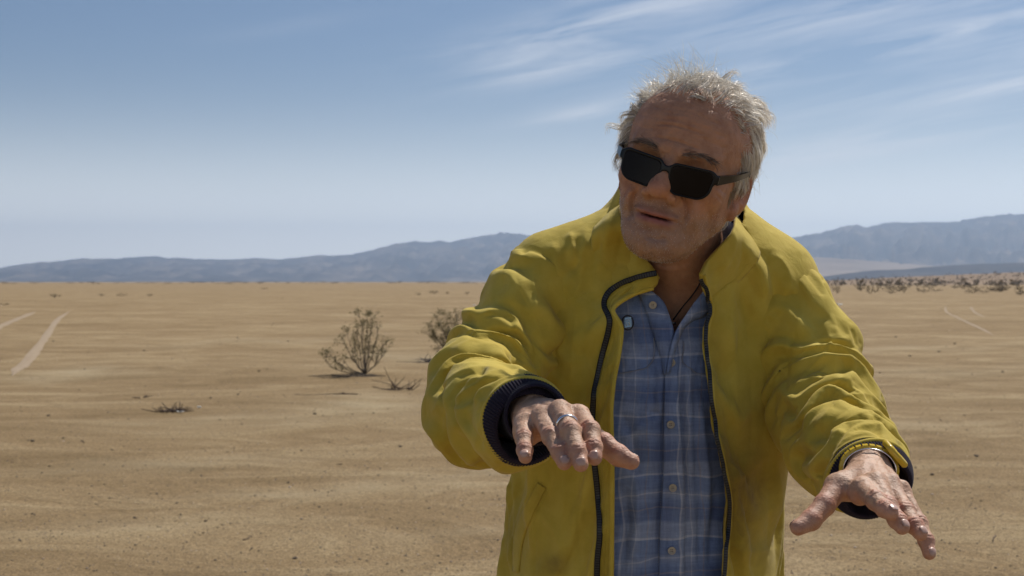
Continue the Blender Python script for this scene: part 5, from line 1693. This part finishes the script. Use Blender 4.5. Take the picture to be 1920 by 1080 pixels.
def skull_n(q):
    c = np.array([0, 0.015, 0.025]); v = (q - c) / np.array([0.078, 0.096, 0.085]) ** 2
    return v / np.linalg.norm(v, axis=1)[:, None]
def grow(q, L, K, curl, seed):
    n = skull_n(q); x, y, z = q[:, 0], q[:, 1], q[:, 2]
    top = sm(0.05, 0.095, z)[:, None]
    right = sm(0.0, 0.05, x)[:, None]
    flow_top = np.array([0.55, 0.65, 0.10])[None] * np.ones_like(q) + np.stack([0.2 * x / 0.05, 0 * x, 0 * x], 1)
    flow_side = np.stack([0.0 * x, 0.50 + 0 * x, -0.95 + 0 * x], 1)
    frontw = sm(-0.02, -0.06, y)[:, None] * top
    flow_front = np.stack([0.30 + 0 * x, 0.30 + 0 * x, 0.55 + 0 * x], 1)
    flow = flow_top * top * (1 - frontw) + flow_front * frontw + flow_side * (1 - top)
    farl = sm(-0.045, -0.065, x)[:, None]
    flow = flow + farl * np.array([-0.35, -0.15, 0.35])
    d = n * np.where(q[:, 0:1] > 0.04, 0.08, 0.45) + flow * 0.8; d /= np.linalg.norm(d, axis=1)[:, None]
    P_ = [q.copy()]; cur = q.copy()
    ph = rng.uniform(0, 6.28, len(q)); wa = rng.normal(size=q.shape); wb = rng.normal(size=q.shape)
    for k in range(1, K):
        t = k / (K - 1)
        step = (L / (K - 1))[:, None]
        nn = skull_n(cur)
        crv = (wa * np.cos(ph + t * 5.0)[:, None] + wb * np.sin(ph + t * 5.0)[:, None]) * curl[:, None]
        want = flow * 1.0 + nn * (0.30 - np.where(q[:, 0:1] > 0.03, 1.35, 0.95) * t) + crv + np.array([0, 0, -0.45]) * t
        d = d * 0.62 + want * 0.38; d /= np.linalg.norm(d, axis=1)[:, None]
        cur = cur + d * step
        # stay outside the skull
        c = np.array([0, 0.018, 0.028]); rel = (cur - c) / (np.array([0.078, 0.096, 0.081]) + 0.004)
        rad = np.linalg.norm(rel, axis=1); m = (rad < 1.0) & (cur[:, 2] > -0.02)
        cur[m] = c + ((cur[m] - c) / rad[m][:, None])
        P_.append(cur.copy())
    return np.stack(P_, 1)
def hair_len(q):
    x, y, z = q[:, 0], q[:, 1], q[:, 2]
    L = 0.040 + 0.012 * sm(0.0, 0.06, y) + 0.002 * sm(0.02, 0.07, x)
    L = np.where((y < 0.0) & (z < 0.0), 0.016, L)
    L = np.where((y < -0.03) & (z > 0.07), 0.034, L)
    L = np.where((x > 0.035), L * 0.97, L)
    return L
gl_len = hair_len(gq) * rng.uniform(0.75, 1.2, NG)
guides = grow(gq, gl_len, KS, rng.uniform(0.25, 0.75, NG) * np.where(gq[:, 0] > 0.03, 0.6, 1.0), 1)
NH = 15000
hr = scalp_sample(NH, hair_mask); hq = w2h(hr.astype(np.float32)).astype(float)
D2 = ((hq[:, None, :] - gq[None, :, :]) ** 2).sum(2) if NH * NG < 9e6 else None
near = D2.argmin(1)
off = guides[near] - guides[near][:, :1]
t = np.linspace(0, 1, KS)[None, :, None]
sc = rng.uniform(0.72, 1.12, NH)[:, None, None]
own = hq[:, None, :] + off * sc
cl = 0.74 * np.clip(t * 1.3, 0, 1)
tgt = guides[near] + rng.normal(size=(NH, 1, 3)) * 0.0016
paths = own * (1 - cl) + tgt * cl
# frizz
fz = rng.normal(size=(NH, 1, 3)) * 0.0023 * t ** 1.5 + rng.normal(size=(NH, KS, 3)).cumsum(1) * 0.00022 * t
paths = paths + fz
white = rng.uniform(0, 1, NH)
under = 1 - sm(0.0, 0.3, rng.uniform(0, 1, NH))
g_w = rng.uniform(0, 1, NG)[near]
frontdark = sm(0.0, -0.045, hq[:, 1]) * 0.5
wmix = np.clip(0.45 + 0.5 * white + 0.35 * (g_w - 0.5) - frontdark * rng.uniform(0, 1, NH) - 0.7 * ((hq[:, 2] < 0.0) & (hq[:, 1] < 0.005)), 0, 1)[:, None]
tints = np.array([0.40, 0.34, 0.27]) * (1 - wmix) + np.array([1.0, 0.97, 0.91]) * wmix
hair = strands_mesh('hair', h2w(paths), rng.uniform(0.00045, 0.00085, NH), tints, HAIRM, man)
# loose wisps blown up off the crown and out over the far temple
def wisps(n, centre, spread, dirn, L):
    q = np.array(centre)[None] + rng.normal(size=(n, 3)) * np.array(spread)
    c = np.array([0, 0.018, 0.028]); rel = (q - c) / np.array([0.078, 0.096, 0.081]); q = c + (q - c) / np.linalg.norm(rel, axis=1)[:, None]
    P_ = [q]; d = np.array(dirn)[None] + rng.normal(size=(n, 3)) * 0.25; d /= np.linalg.norm(d, axis=1)[:, None]
    ln = L * rng.uniform(0.6, 1.3, n)[:, None]; wa = rng.normal(size=(n, 3)); wb = rng.normal(size=(n, 3)); cur = q.copy()
    for k in range(1, KS):
        tt = k / (KS - 1)
        d = d + 0.35 * (wa * math.cos(tt * 4) + wb * math.sin(tt * 4)) * 0.5 + np.array([-0.10, 0, -0.05]) * tt
        d /= np.linalg.norm(d, axis=1)[:, None]; cur = cur + d * ln / (KS - 1); P_.append(cur.copy())
    return np.stack(P_, 1)
W = np.concatenate([wisps(230, (-0.020, -0.035, 0.10), (0.016, 0.014, 0.006), (-0.15, 0.1, 1.0), 0.052),
                    wisps(170, (0.015, -0.02, 0.10), (0.025, 0.02, 0.006), (0.1, 0.3, 0.9), 0.040),
                    wisps(220, (-0.055, -0.02, 0.075), (0.010, 0.016, 0.014), (-0.75, -0.1, 0.65), 0.036),
                    wisps(160, (-0.072, -0.01, 0.030), (0.004, 0.014, 0.02), (-0.9, -0.1, 0.1), 0.022),
                    wisps(30, (0.06, 0.01, 0.07), (0.012, 0.03, 0.02), (0.8, 0.1, 0.4), 0.034),
                    wisps(30, (0.075, 0.03, 0.0), (0.005, 0.02, 0.02), (0.8, 0.1, -0.3), 0.030)])
nw = len(W)
strands_mesh('hair_wisps', h2w(W), rng.uniform(0.00035, 0.0006, nw), np.tile([0.78, 0.74, 0.65], (nw, 1)) * rng.uniform(0.7, 1.05, nw)[:, None], HAIRM, hair)
# eyebrows
def brows():
    for sx in (-1, 1):
        n = 170
        s = rng.uniform(0, 1, n)
        cx = 0.013 + s * 0.040; cz = 0.0165 + 0.007 * np.sin(s * 2.4) - 0.004 * s + rng.normal(size=n) * 0.0026 * (1 - 0.5 * s)
        root = []
        B = HEADB
        pts = h2w(np.stack([sx * cx, np.full(n, -0.14), cz], 1)); dr = Vector(h2w((0, 1, 0)) - HO).normalized()
        P_ = []
        for i in range(n):
            h = B.ray_cast(Vector(pts[i]), dr, 0.2)
            if h[0] is None: continue
            r0 = np.array(h[0]); dv = np.array([sx * 0.8, -0.45, 0.55 - 0.9 * s[i]]) + rng.normal(size=3) * 0.25
            dv = np.asarray(HR, float) @ (dv / np.linalg.norm(dv)); bend = np.asarray(HR, float) @ np.array([sx * 0.6, 0.5, -0.4])
            L = rng.uniform(0.006, 0.011)
            P_.append([r0 - np.array(dr) * -0.0 + dv * L * t_ + bend * L * t_ * t_ * 0.5 for t_ in np.linspace(0, 1, 5)])
        P_ = np.array(P_)
        tn = np.array([0.20, 0.155, 0.12]) * rng.uniform(0.5, 2.2, len(P_))[:, None]
        strands_mesh('eyebrow', P_, np.full(len(P_), 0.00042), tn, HAIRM, hair)
brows()
def stubble():
    root = scalp_sample(2600, lambda q: ((q[:, 2] < -0.044) & (q[:, 2] > -0.125) & (q[:, 1] < 0.0)) * np.where(np.abs(q[:, 0]) < 0.03, 1.0, 0.5) * (np.abs(q[:, 2] + 0.065) + (np.abs(q[:, 0]) > 0.027) > 0.011))
    q = w2h(root.astype(np.float32)).astype(float); n = q - np.array([0, -0.03, -0.05]); n /= np.linalg.norm(n, axis=1)[:, None]
    d = n + np.array([0, 0, -0.9]) + rng.normal(size=n.shape) * 0.3; d /= np.linalg.norm(d, axis=1)[:, None]
    P_ = np.stack([q + d * t_ * 0.0016 for t_ in np.linspace(0, 1, 4)], 1)
    tn = np.where(rng.uniform(0, 1, len(q)) > 0.45, 0.75, 0.12)[:, None] * np.array([1, .95, .88])
    strands_mesh('stubble', h2w(P_), np.full(len(q), 0.00022), tn, HAIRM, body)
stubble()

# ------------------------------------------------------------------ ring, watch and bracelet
SILV = simple('silver', (0.75, 0.75, 0.76), 0.22, Metallic=1.0)
mp_, pp = fing_r['middle'][0][0], fing_r['middle'][0][1]
rc = mp_ * 0.30 + pp * 0.70; ax, u, w = frame(pp - mp_)
rr_ = 0.0104
an = np.linspace(0, 2 * math.pi, 48, endpoint=False)
prof = [(-0.0022, 0), (-0.0016, 0.0010), (0, 0.0014), (0.0016, 0.0010), (0.0022, 0), (0, -0.0004)]
Vr = [rc + ax * a + (u * math.cos(t_) + w * math.sin(t_)) * (rr_ + b) for a, b in prof for t_ in an]
Fr = [(i * 48 + k, i * 48 + (k + 1) % 48, ((i + 1) % 6) * 48 + (k + 1) % 48, ((i + 1) % 6) * 48 + k) for i in range(6) for k in range(48)]
link_mesh('ring', np.array(Vr), Fr, SILV, man)
YPL = simple('yellow_plastic', (0.62, 0.42, 0.03), 0.25)
wax = (fing_l['middle'][0][0] - L_WR); ax, u, w = frame(wax)
wc = L_WR - ax * 0.006
br = MB()
nL = 26
for k in range(nL):
    a = k / nL * 2 * math.pi
    c = wc + (u * math.cos(a) * 0.0305 + w * math.sin(a) * 0.0255)
    rad = (u * math.cos(a) / 0.0345 + w * math.sin(a) / 0.0285); rad /= np.linalg.norm(rad); tg = np.cross(ax, rad)
    hx, hy, hz = 0.0036, 0.0075, 0.0020
    cs = [c + tg * i * hx * (0.8 if l > 0 else 1) + ax * j * hy * (0.85 if l > 0 else 1) + rad * l * hz for i in (-1, 1) for j in (-1, 1) for l in (-1, 1)]
    br.add(cs, [(0, 1, 3, 2), (4, 6, 7, 5), (0, 4, 5, 1), (2, 3, 7, 6), (0, 2, 6, 4), (1, 5, 7, 3)])
wb = br.build('wristwatch', YPL, man, smooth=False)
wb['label'] = 'worn chunky yellow plastic watch strap just inside the navy cuff'
# watch case on the outer side of the wrist
a = math.radians(55)
best = None
for aa in np.linspace(0, 2 * math.pi, 72):
    c = wc + (u * math.cos(aa) * 0.0335 + w * math.sin(aa) * 0.0285)
    q = toPx(c[None])[0]; s_ = q[0] * 0.75 - q[1] * 0.66
    if best is None or s_ > best[0]: best = (s_, aa)
a = best[1]
rad = (u * math.cos(a) / 0.0345 + w * math.sin(a) / 0.0285); rad /= np.linalg.norm(rad); tg = np.cross(ax, rad)
cc = wc + (u * math.cos(a) * 0.0345 + w * math.sin(a) * 0.0295)
mb = MB(); n8 = 28; prof = [(-0.003, 0.0165), (0.0, 0.0185), (0.003, 0.018), (0.0045, 0.0155), (0.0040, 0.0125), (0.0036, 0.0)]
Vc = [cc + rad * h + (tg * math.cos(k * 2 * math.pi / n8) + ax * math.sin(k * 2 * math.pi / n8)) * r * (1 + 0.05 * math.cos(k * 2 * math.pi / n8 * 7)) for h, r in prof for k in range(n8)]
mb.add(Vc, [(i * n8 + k, i * n8 + (k + 1) % n8, (i + 1) * n8 + (k + 1) % n8, (i + 1) * n8 + k) for i in range(len(prof) - 1) for k in range(n8)])
mb.build('watch_case', YPL, wb)
# second thin metal band beside it
path = [L_WR + ax * 0.006 + (u * math.cos(t_) * 0.0285 + w * math.sin(t_) * 0.0245) for t_ in np.linspace(0, 2 * math.pi, 40)]
v, f = tube(path, 0.0008, 6, False); mb = MB(); mb.add(v, f); mb.build('bracelet', SILV, man)
print('PX head', toPx(np.array([h2w((0, 0, 0)), g2w(np.array([0, 0, 0.0])), g2w(np.array([0.0365, 0, 0.0])), g2w(np.array([-0.0365, 0, 0.0])), h2w((0, -.12, -.03)), h2w((0, -.09, -.11))])))
# ------------------------------------------------------------------ desert plants, wood and stones
def gpt(px, py, dz=0.0):
    """place on the ground seen at this photo position"""
    d = (CAM_Z) / max((py - HOR) / F, 1e-4)
    for _ in range(4):
        x = (px - 960) / F * d
        d = (CAM_Z - float(ground_z([x], [d])[0])) / max((py - HOR) / F, 1e-4)
    return np.array([(px - 960) / F * d, d, float(ground_z([(px - 960) / F * d], [d])[0]) + dz])

def leaf_mat(name, c1, c2):
    t = NT(name); col = t.mix(t.noise(6, 3), c1, c2)
    tr = t.node('ShaderNodeBsdfTranslucent'); t.put(tr.inputs['Color'], col)
    mx = t.node('ShaderNodeMixShader'); mx.inputs[0].default_value = 0.25
    m = t.set(**{'Base Color': col, 'Roughness': 0.8, 'Specular IOR Level': 0.2})
    t.l.new(t.b.outputs[0], mx.inputs[1]); t.l.new(tr.outputs[0], mx.inputs[2]); t.l.new(mx.outputs[0], t.out.inputs['Surface'])
    return m
LEAF = leaf_mat('creosote_leaf', (0.15, 0.130, 0.060), (0.21, 0.175, 0.085))
LEAFD = leaf_mat('far_scrub_leaf', (0.10, 0.075, 0.045), (0.15, 0.115, 0.07))
def bark():
    t = NT('dry_bark'); return t.set(**{'Base Color': t.mix(t.noise(30, 4), (0.10, 0.075, 0.05), (0.19, 0.15, 0.11)), 'Roughness': 0.9})
BARK = bark()
def leafy(mb, c, n, r, size, rg):
    for _ in range(n):
        o = c + rg.normal(size=3) * r * np.array([1, 1, 0.8])
        a = rg.normal(size=3); a /= np.linalg.norm(a); b = np.cross(a, rg.normal(size=3)); b /= np.linalg.norm(b)
        s = size * rg.uniform(0.6, 1.3)
        mb.add([o - a * s, o + b * s * 0.45, o + a * s, o - b * s * 0.45], [(0, 1, 2, 3)])

def creosote(base, h, stems, seed, dens, size, spread=1.0, tw=1):
    """stems: list of (lean x, lean y, height fraction)"""
    rg = np.random.default_rng(seed)
    root = empty('desert_shrub', tuple(base))
    br, lf = MB(), MB()
    for (lx, ly, hf) in stems:
        tip = np.array([lx * h * spread, ly * h * spread, h * hf]); mid = tip * 0.5 + np.array([lx * 0.10 * h, ly * .1 * h, -0.04 * h]) + rg.normal(size=3) * 0.02 * h
        path = catmull(np.array([[0, 0, 0], mid, tip]), 8)
        path[1:-1] += rg.normal(size=(6, 3)) * 0.010 * h
        v, f = tube(path + base, np.linspace(0.011, 0.004, 8) * (h / 0.95), 5); br.add(v, f)
        for k in range(3, 8):
            for _ in range(tw if k < 7 else 3):
                dv = (path[k] - path[k - 1]); dv /= np.linalg.norm(dv)
                sd = dv * 0.8 + rg.normal(size=3) * 0.55 + np.array([0, 0, .25]); sd /= np.linalg.norm(sd)
                L = h * rg.uniform(0.08, 0.20)
                e = path[k] + sd * L
                v, f = tube(np.array([path[k], path[k] + sd * L * .55 + rg.normal(size=3) * .01 * h, e]) + base, np.array([0.0045, 0.003, 0.002]) * (h / 0.95), 4); br.add(v, f)
                leafy(lf, e + base, int(dens * rg.uniform(0.5, 1.4)), 0.028 * h / 0.95 * (1.2 if dens < 20 else 1.6), size, rg)
                leafy(lf, path[k] + sd * L * .6 + base, int(dens * rg.uniform(0.1, 0.6)), 0.020, size, rg)
    br.build('branches', BARK, root); lf.build('leaves', LEAF, root, smooth=False)['kind'] = 'stuff'
    return root
b1 = gpt(684, 702)
s1 = creosote(b1, 0.88, [(-0.02, 0, 0.80), (0.02, 0.1, 1.0), (0.11, 0.0, 0.92), (-0.10, 0.1, 0.96), (0.22, -0.05, 0.78), (-0.30, 0, 0.66), (-0.36, 0.1, 0.50), (-0.20, 0.15, 0.45), (-0.58, 0.05, 0.30), (-0.66, -.05, 0.22), (-0.45, 0.0, 0.18), (0.34, 0.05, 0.36), (0.28, 0.1, 0.46), (0.06, -.1, 0.62), (-0.12, -.1, .72)], 5, 18, 0.016)
tag(s1, 'sparse spindly desert shrub with thin bare stems standing alone left of the man', 'shrub')
b2 = gpt(866, 672)
s2 = creosote(b2, 0.80, [(a, b, hh) for a, b, hh in [(-.62, 0, .72), (-.5, .1, .9), (-.36, 0, 1.0), (-.22, -.1, .85), (-.1, .1, .95), (0.02, 0, .9), (.12, .1, 1.0), (.25, 0, .95), (.4, .1, .9), (-.55, .1, .5), (-.3, .1, .6), (.1, -.1, .6), (.5, 0, .7), (-.68, 0, .55), (-.42, -.1, .75)]], 8, 26, 0.016, 1.15, tw=2)
tag(s2, 'dense brown-green bushy shrub partly hidden behind the yellow sleeve', 'shrub')

# dead wood
def twigs(px, py, w, h, n, seed, label, cat='dead wood', r=0.006, up=0.5, name='dead_branch', col=None):
    rg = np.random.default_rng(seed); b = gpt(px, py); mb = MB()
    for k in range(n):
        a = b + np.array([rg.uniform(-w, w) * .6, rg.uniform(-.12, .12), 0.004])
        d = np.array([rg.normal() * w * .6, rg.normal() * .10, abs(rg.normal()) * h * up])
        p = catmull(np.array([a, a + d * .5 + rg.normal(size=3) * .02 * np.array([1, 1, .5]), a + d]), 7)
        p[:, 2] = np.maximum(p[:, 2], b[2] + r * 0.4)
        v, f = tube(p, np.linspace(r, r * 0.4, 7), 5); mb.add(v, f)
    o = mb.build(name, col or BARK)
    o.location = Vector(b); o.data.transform(Matrix.Translation(-Vector(b)))
    tag(o, label, cat)
    return o
DW = simple('dark_dead_wood', (0.075, 0.045, 0.028), 0.9)
twigs(322, 772, 0.15, 0.08, 46, 3, 'small heap of dark broken twigs and scraps on the open sand at left', r=0.008, col=DW)
twigs(262, 746, 0.10, 0.02, 7, 4, 'flat dark twig lying behind the small twig heap at left', col=DW)
o = twigs(752, 731, 0.26, 0.14, 22, 6, 'dead branch with upright sprigs lying in front of the spindly shrub', r=0.007, up=0.9, col=DW)
twigs(640, 740, 0.28, 0.02, 9, 7, 'long thin dead stick lying left of the spindly shrub', r=0.006, up=.2, col=DW)
twigs(810, 680, 0.35, 0.10, 30, 9, 'tangle of grey dead stalks at the foot of the bushy shrub', r=0.008, up=.6, col=simple('grey_dead_wood', (0.09, 0.08, 0.085), 0.9))
twigs(690, 706, 0.5, 0.05, 30, 10, 'litter of thin fallen sticks round the foot of the spindly shrub', r=0.005, up=.4)
for i, (x, y) in enumerate(((150, 832), (466, 698), (905, 838), (640, 868), (470, 1010), (1765, 790), (1650, 905), (1868, 1010), (345, 700), (575, 728))):
    o = twigs(x, y, 0.07, 0.02, 1, 40 + i, 'small dry twig lying loose on the bare sand', r=0.0045, up=.3, name='dry_twig', cat='twig', col=DW); o['group'] = 'small dry twigs scattered on the sand'
PALEBIT = simple('pale_litter', (0.62, 0.60, 0.55), 0.7)
def scrap(px, py, s, label, seed, mat=PALEBIT, name='litter_scrap', n=3, cat='scrap'):
    rg = np.random.default_rng(seed); b = gpt(px, py); mb = MB()
    for k in range(n):
        c = b + np.array([rg.normal() * s * 1.2, rg.normal() * s, s * .15]); pts = []
        for i in range(6):
            a = i / 6 * 2 * math.pi; rr = s * rg.uniform(.5, 1.1)
            pts.append(c + np.array([math.cos(a) * rr, math.sin(a) * rr * .6, rg.uniform(0, s * .5)]))
        top = [q + np.array([0, 0, s * .2]) for q in pts]
        mb.add(pts + top, [tuple(range(6))[::-1], tuple(range(6, 12))] + [(i, (i + 1) % 6, 6 + (i + 1) % 6, 6 + i) for i in range(6)])
    o = mb.build(name, mat, smooth=False); o.location = Vector(b); o.data.transform(Matrix.Translation(-Vector(b)))
    tag(o, label, cat); return o
scrap(338, 775, 0.035, 'pale scrap lying against the small twig heap at left', 1)
scrap(372, 765, 0.03, 'pale scrap lying just right of the small twig heap', 2, n=1)
scrap(1562, 574, 0.22, 'row of white scraps on the plain right of the yellow shoulder', 5, n=6)
scrap(868, 582, 0.09, 'white speck on the plain behind the dense bushy shrub', 6, n=1)
scrap(893, 574, 0.12, 'white speck on the plain just left of the yellow sleeve', 9, n=1)

# stones
def stone_mesh(seed, n=1, flat=0.6):
    bm = bmesh.new(); bmesh.ops.create_icosphere(bm, subdivisions=n, radius=1.0); rg = np.random.default_rng(seed)
    sc = np.array([1, rg.uniform(.7, 1), flat * rg.uniform(.8, 1.2)])
    for v in bm.verts:
        k = 1 + 0.25 * rg.normal(); v.co = Vector(np.array(v.co) * sc * max(.6, k))
    me = bpy.data.meshes.new('stone'); bm.to_mesh(me); bm.free(); return me
def stone_mat():
    t = NT('dark_stone'); return t.set(**{'Base Color': t.mix(t.noise(8, 3), (0.045, 0.032, 0.024), (0.10, 0.07, 0.05)), 'Roughness': 0.85})
STM = stone_mat()
sms = [stone_mesh(s, 2) for s in range(5)]
for m_ in sms: m_.materials.append(STM)
ST = [(590, 777, 5), (540, 906, 4), (552, 1048, 7), (1832, 856, 7), (1748, 891, 6), (385, 978, 5), (252, 972, 5), (60, 964, 4), (565, 845, 4), (750, 838, 5), (446, 740, 4), (395, 747, 4), (485, 697, 4), (380, 1000, 4), (700, 1030, 3),
      (1790, 645, 4), (1760, 660, 4), (1880, 698, 4), (1680, 632, 3), (118, 822, 4), (92, 875, 4), (60, 828, 6), (1706, 668, 4), (1840, 940, 4), (270, 658, 3), (445, 634, 3), (540, 640, 3), (620, 660, 3), (90, 780, 5), (700, 775, 3), (905, 925, 3), (205, 935, 3), (1860, 770, 3), (100, 640, 3), (1590, 750, 3), (1650, 700, 3), (1720, 1020, 4), (800, 940, 3)]
for i, (x, y, s) in enumerate(ST):
    p = gpt(x, y); d = p[1]
    o = bpy.data.objects.new('stone', sms[i % 5]); C.objects.link(o)
    r = s * 0.62 / F * d
    o.location = (p[0], p[1], p[2] + r * 0.25); o.scale = (r, r, r); o.rotation_euler = (0, 0, i * 1.7)
    special = {2: 'largest dark stone at the bottom of the picture left of the jacket hem', 3: 'dark stone on the sand at the far right above the outstretched hand', 4: 'dark stone left of and below the one at the far right'}
    tag(o, special.get(i, 'small dark stone lying alone on the bare sand'), 'stone', None if i in special else 'small dark stones scattered on the sand')
# gravel: grains nobody could count
mb_v, mb_f = [], []
rg = np.random.default_rng(21)
NGV = 16000
py = 545 + (1085 - 545) * rg.uniform(0, 1, NGV) ** 0.8; px_ = rg.uniform(-40, 1960, NGV)
dd = CAM_Z * F / (py - HOR); X = (px_ - 960) / F * dd; Y = dd
Zg = ground_z(X, Y)
size = np.clip(rg.lognormal(-0.2, 0.45, NGV), .4, 2.6) * 0.0042 * (0.7 + dd / 22)
octa = np.array([[1, 0, 0], [-1, 0, 0], [0, 1, 0], [0, -1, 0], [0, 0, 1], [0, 0, -1]], float)
of = np.array([[0, 2, 4], [2, 1, 4], [1, 3, 4], [3, 0, 4], [2, 0, 5], [1, 2, 5], [3, 1, 5], [0, 3, 5]])
jit = rg.uniform(.55, 1.1, (NGV, 6, 1)) * np.array([1, 1, .6])
Vg = (octa[None] * jit * size[:, None, None] + np.stack([X, Y, Zg + size * .2], 1)[:, None]).reshape(-1, 3)
Fg = (of[None] + (np.arange(NGV) * 6)[:, None, None]).reshape(-1, 3)
tg_ = NT('gravel'); 
tone = np.repeat(rg.choice([0.10, 0.16, 0.30, 0.55], NGV, p=[.42, .3, .2, .08]), 6)[:, None] * np.array([1.0, .80, .62])
gm = tg_.set(**{'Base Color': tg_.attr('tint').outputs['Color'], 'Roughness': 0.85})
go = link_mesh('gravel', Vg, Fg, gm, attrs={'tint': tone}); tag(go, 'fine loose gravel and grit on the sandy ground', None, None, 'stuff')

# tyre tracks: pale worn strips pressed into the soil
TRK = None
def track(pts, w, label, seed):
    global TRK
    if TRK is None:
        t = NT('worn_track'); geo = t.node('ShaderNodeNewGeometry').outputs['Position']
        TRK = t.set(**{'Base Color': t.ramp(t.noise(6, 5, 0.7, geo), [(0.35, (0.27, 0.19, 0.115)), (0.65, (0.36, 0.275, 0.178))]), 'Roughness': 0.95})
    path = np.array([gpt(*q) for q in pts]); path = catmull(path, 90)
    rg = np.random.default_rng(seed)
    T = np.gradient(path, axis=0); S = np.stack([-T[:, 1], T[:, 0]], 1); S /= np.linalg.norm(S, axis=1)[:, None]
    wl_ = w * (0.5 + 0.5 * np.convolve(rg.uniform(0.1, 1, 98), np.ones(9) / 9, 'valid')); wl_ *= np.clip(np.minimum(np.arange(90), np.arange(90)[::-1]) / 12, 0.05, 1)
    wr_ = wl_ * rg.uniform(.8, 1.2, 90)
    A = path[:, :2] + S * wl_[:, None]; B = path[:, :2] - S * wr_[:, None]
    V = []
    for j in range(5):
        q = A + (B - A) * j / 4; z = ground_z(q[:, 0], q[:, 1]) + 0.004 + 0.006 * math.sin(math.pi * j / 4)
        V.append(np.stack([q[:, 0], q[:, 1], z], 1))
    V = np.concatenate(V); i = np.arange(89)
    Fc = np.concatenate([np.stack([i + j * 90, i + 1 + j * 90, i + 1 + (j + 1) * 90, i + (j + 1) * 90], 1) for j in range(4)])
    o = link_mesh('tyre_track', V, Fc, TRK); tag(o, label, None, None, 'structure')
track([(-40, 640), (0, 612), (35, 597), (68, 584)], 0.17, 'pale tyre track curving off the left edge', 1)
track([(22, 706), (40, 688), (66, 658), (92, 622), (108, 600), (132, 582)], 0.13, 'pale tyre track running away on the left plain', 2)
track([(1773, 574), (1775, 585), (1800, 598), (1830, 612), (1866, 630)], 0.07, 'faint pale tyre track on the right plain', 3)
track([(1820, 575), (1826, 584), (1848, 596)], 0.07, 'short faint tyre track further right on the plain', 4)

# far scrub: one mesh per shape, an object for every plant
def scrub_mesh(seed, w=1.0, n=90):
    rg = np.random.default_rng(seed); mb = MB()
    for k in range(7):
        a = rg.uniform(0, 6.28); e = np.array([math.cos(a) * w * .5, math.sin(a) * w * .5, rg.uniform(.4, .9)])
        v, f = tube(np.array([[0, 0, 0], e * .5, e]), [.03, .02, .01], 3, False); mb.add(v, f)
    nb = len(mb.F)
    cs = [(rg.uniform(-.5, .5) * w, rg.uniform(-.5, .5) * w, rg.uniform(.2, .8)) for _ in range(9)]
    for c in cs: leafy(mb, np.array(c), n // 9, 0.14, 0.10, rg)
    me = bpy.data.meshes.new('scrub'); me.from_pydata([tuple(v) for v in mb.V], [], mb.F)
    me.materials.append(LEAFD); me.update(); return me
scr = [scrub_mesh(s, w) for s, w in ((1, 1.0), (2, 1.5), (3, 2.1), (4, 1.2), (5, 1.7))]
rg = np.random.default_rng(5)
def place(px, py, hpx, wpx, label, group, k=None):
    p = gpt(px, py); d = p[1]
    o = bpy.data.objects.new('desert_shrub', scr[k if k is not None else rg.integers(5)]); C.objects.link(o)
    h = hpx / F * d; w = wpx / F * d
    mw = {0: 1.0, 1: 1.5, 2: 2.1, 3: 1.2, 4: 1.7}[scr.index(o.data)]
    o.location = tuple(p); o.scale = (w / mw, w / mw, h); o.rotation_euler = (0, 0, rg.uniform(0, 6.28))
    tag(o, label, 'shrub', group); return o
place(103, 558, 8, 16, 'lone round dark shrub above the tyre tracks at left', None, 3)
place(190, 555, 5, 14, 'small flat dark shrub right of the lone round one', None, 1)
place(228, 555, 6, 22, 'widest of the small dark shrubs above the left tyre tracks', None, 2)
place(280, 555, 5, 9, 'smallest dark shrub at the right end of the row above the left tracks', None, 0)
place(8, 572, 5, 22, 'flat dark shrub at the left edge of the picture', None, 2)
place(814, 551, 7, 16, 'dark round shrub on the plain above the dense bush', None, 3)
place(785, 553, 5, 9, 'faint thin shrub left of the dark round one above the dense bush', None, 0)
place(838, 551, 5, 6, 'tiny shrub right of the dark round one above the dense bush', None, 0)
place(875, 552, 5, 8, 'small shrub just left of the yellow shoulder', None, 3)
place(495, 542, 3, 16, 'low flat shrub alone on the middle of the plain', None, 2)
place(64, 531.5, 4.5, 22, 'dark clump of scrub on the horizon at far left', None, 2)
for i in range(74):
    x = rg.uniform(-60, 930); y = rg.uniform(529.6, 532.5)
    place(x, y, rg.uniform(1.6, 3.6), rg.uniform(5, 16), 'low dark desert shrub in the line along the left horizon', 'shrubs in the line along the left horizon')
for i in range(44):
    x = 1500 + 440 * rg.uniform(0, 1) ** 0.9; fr = (x - 1500) / 420
    y = rg.uniform(539, 550 + 6 * fr)
    place(x, y, (y - 528) * rg.uniform(.35, .75), rg.uniform(8, 24 + 16 * fr) * (y - 530) / 18, 'brown desert shrub in the scrub belt right of the man', 'shrubs in the scrub belt on the right')
# scrub on the sandy rise, too small and many to count
rise = [o for o in bpy.data.objects if o.name.startswith('sand_rise')][0]
mb = MB()
Vr_ = np.array([v.co[:] for v in rise.data.vertices]); 
bvr = BVHTree.FromPolygons([v.co[:] for v in rise.data.vertices], [p.vertices[:] for p in rise.data.polygons])
for i in range(520):
    d = rg.uniform(420, 1500); x = (rg.uniform(1480, 2050) - 960) / F * d
    h = bvr.ray_cast(Vector((x, d, 200)), Vector((0, 0, -1)))
    z = h[0].z if h[0] is not None else 0
    s = rg.uniform(.8, 2.0); leafy(mb, np.array([x, d, max(z, 0) + s * .3]), 6, s * .5, s * .55, rg)
so = mb.build('distant_scrub', LEAFD, smooth=False); tag(so, 'scattered tiny scrub over the sandy rise at the far right', None, None, 'stuff')
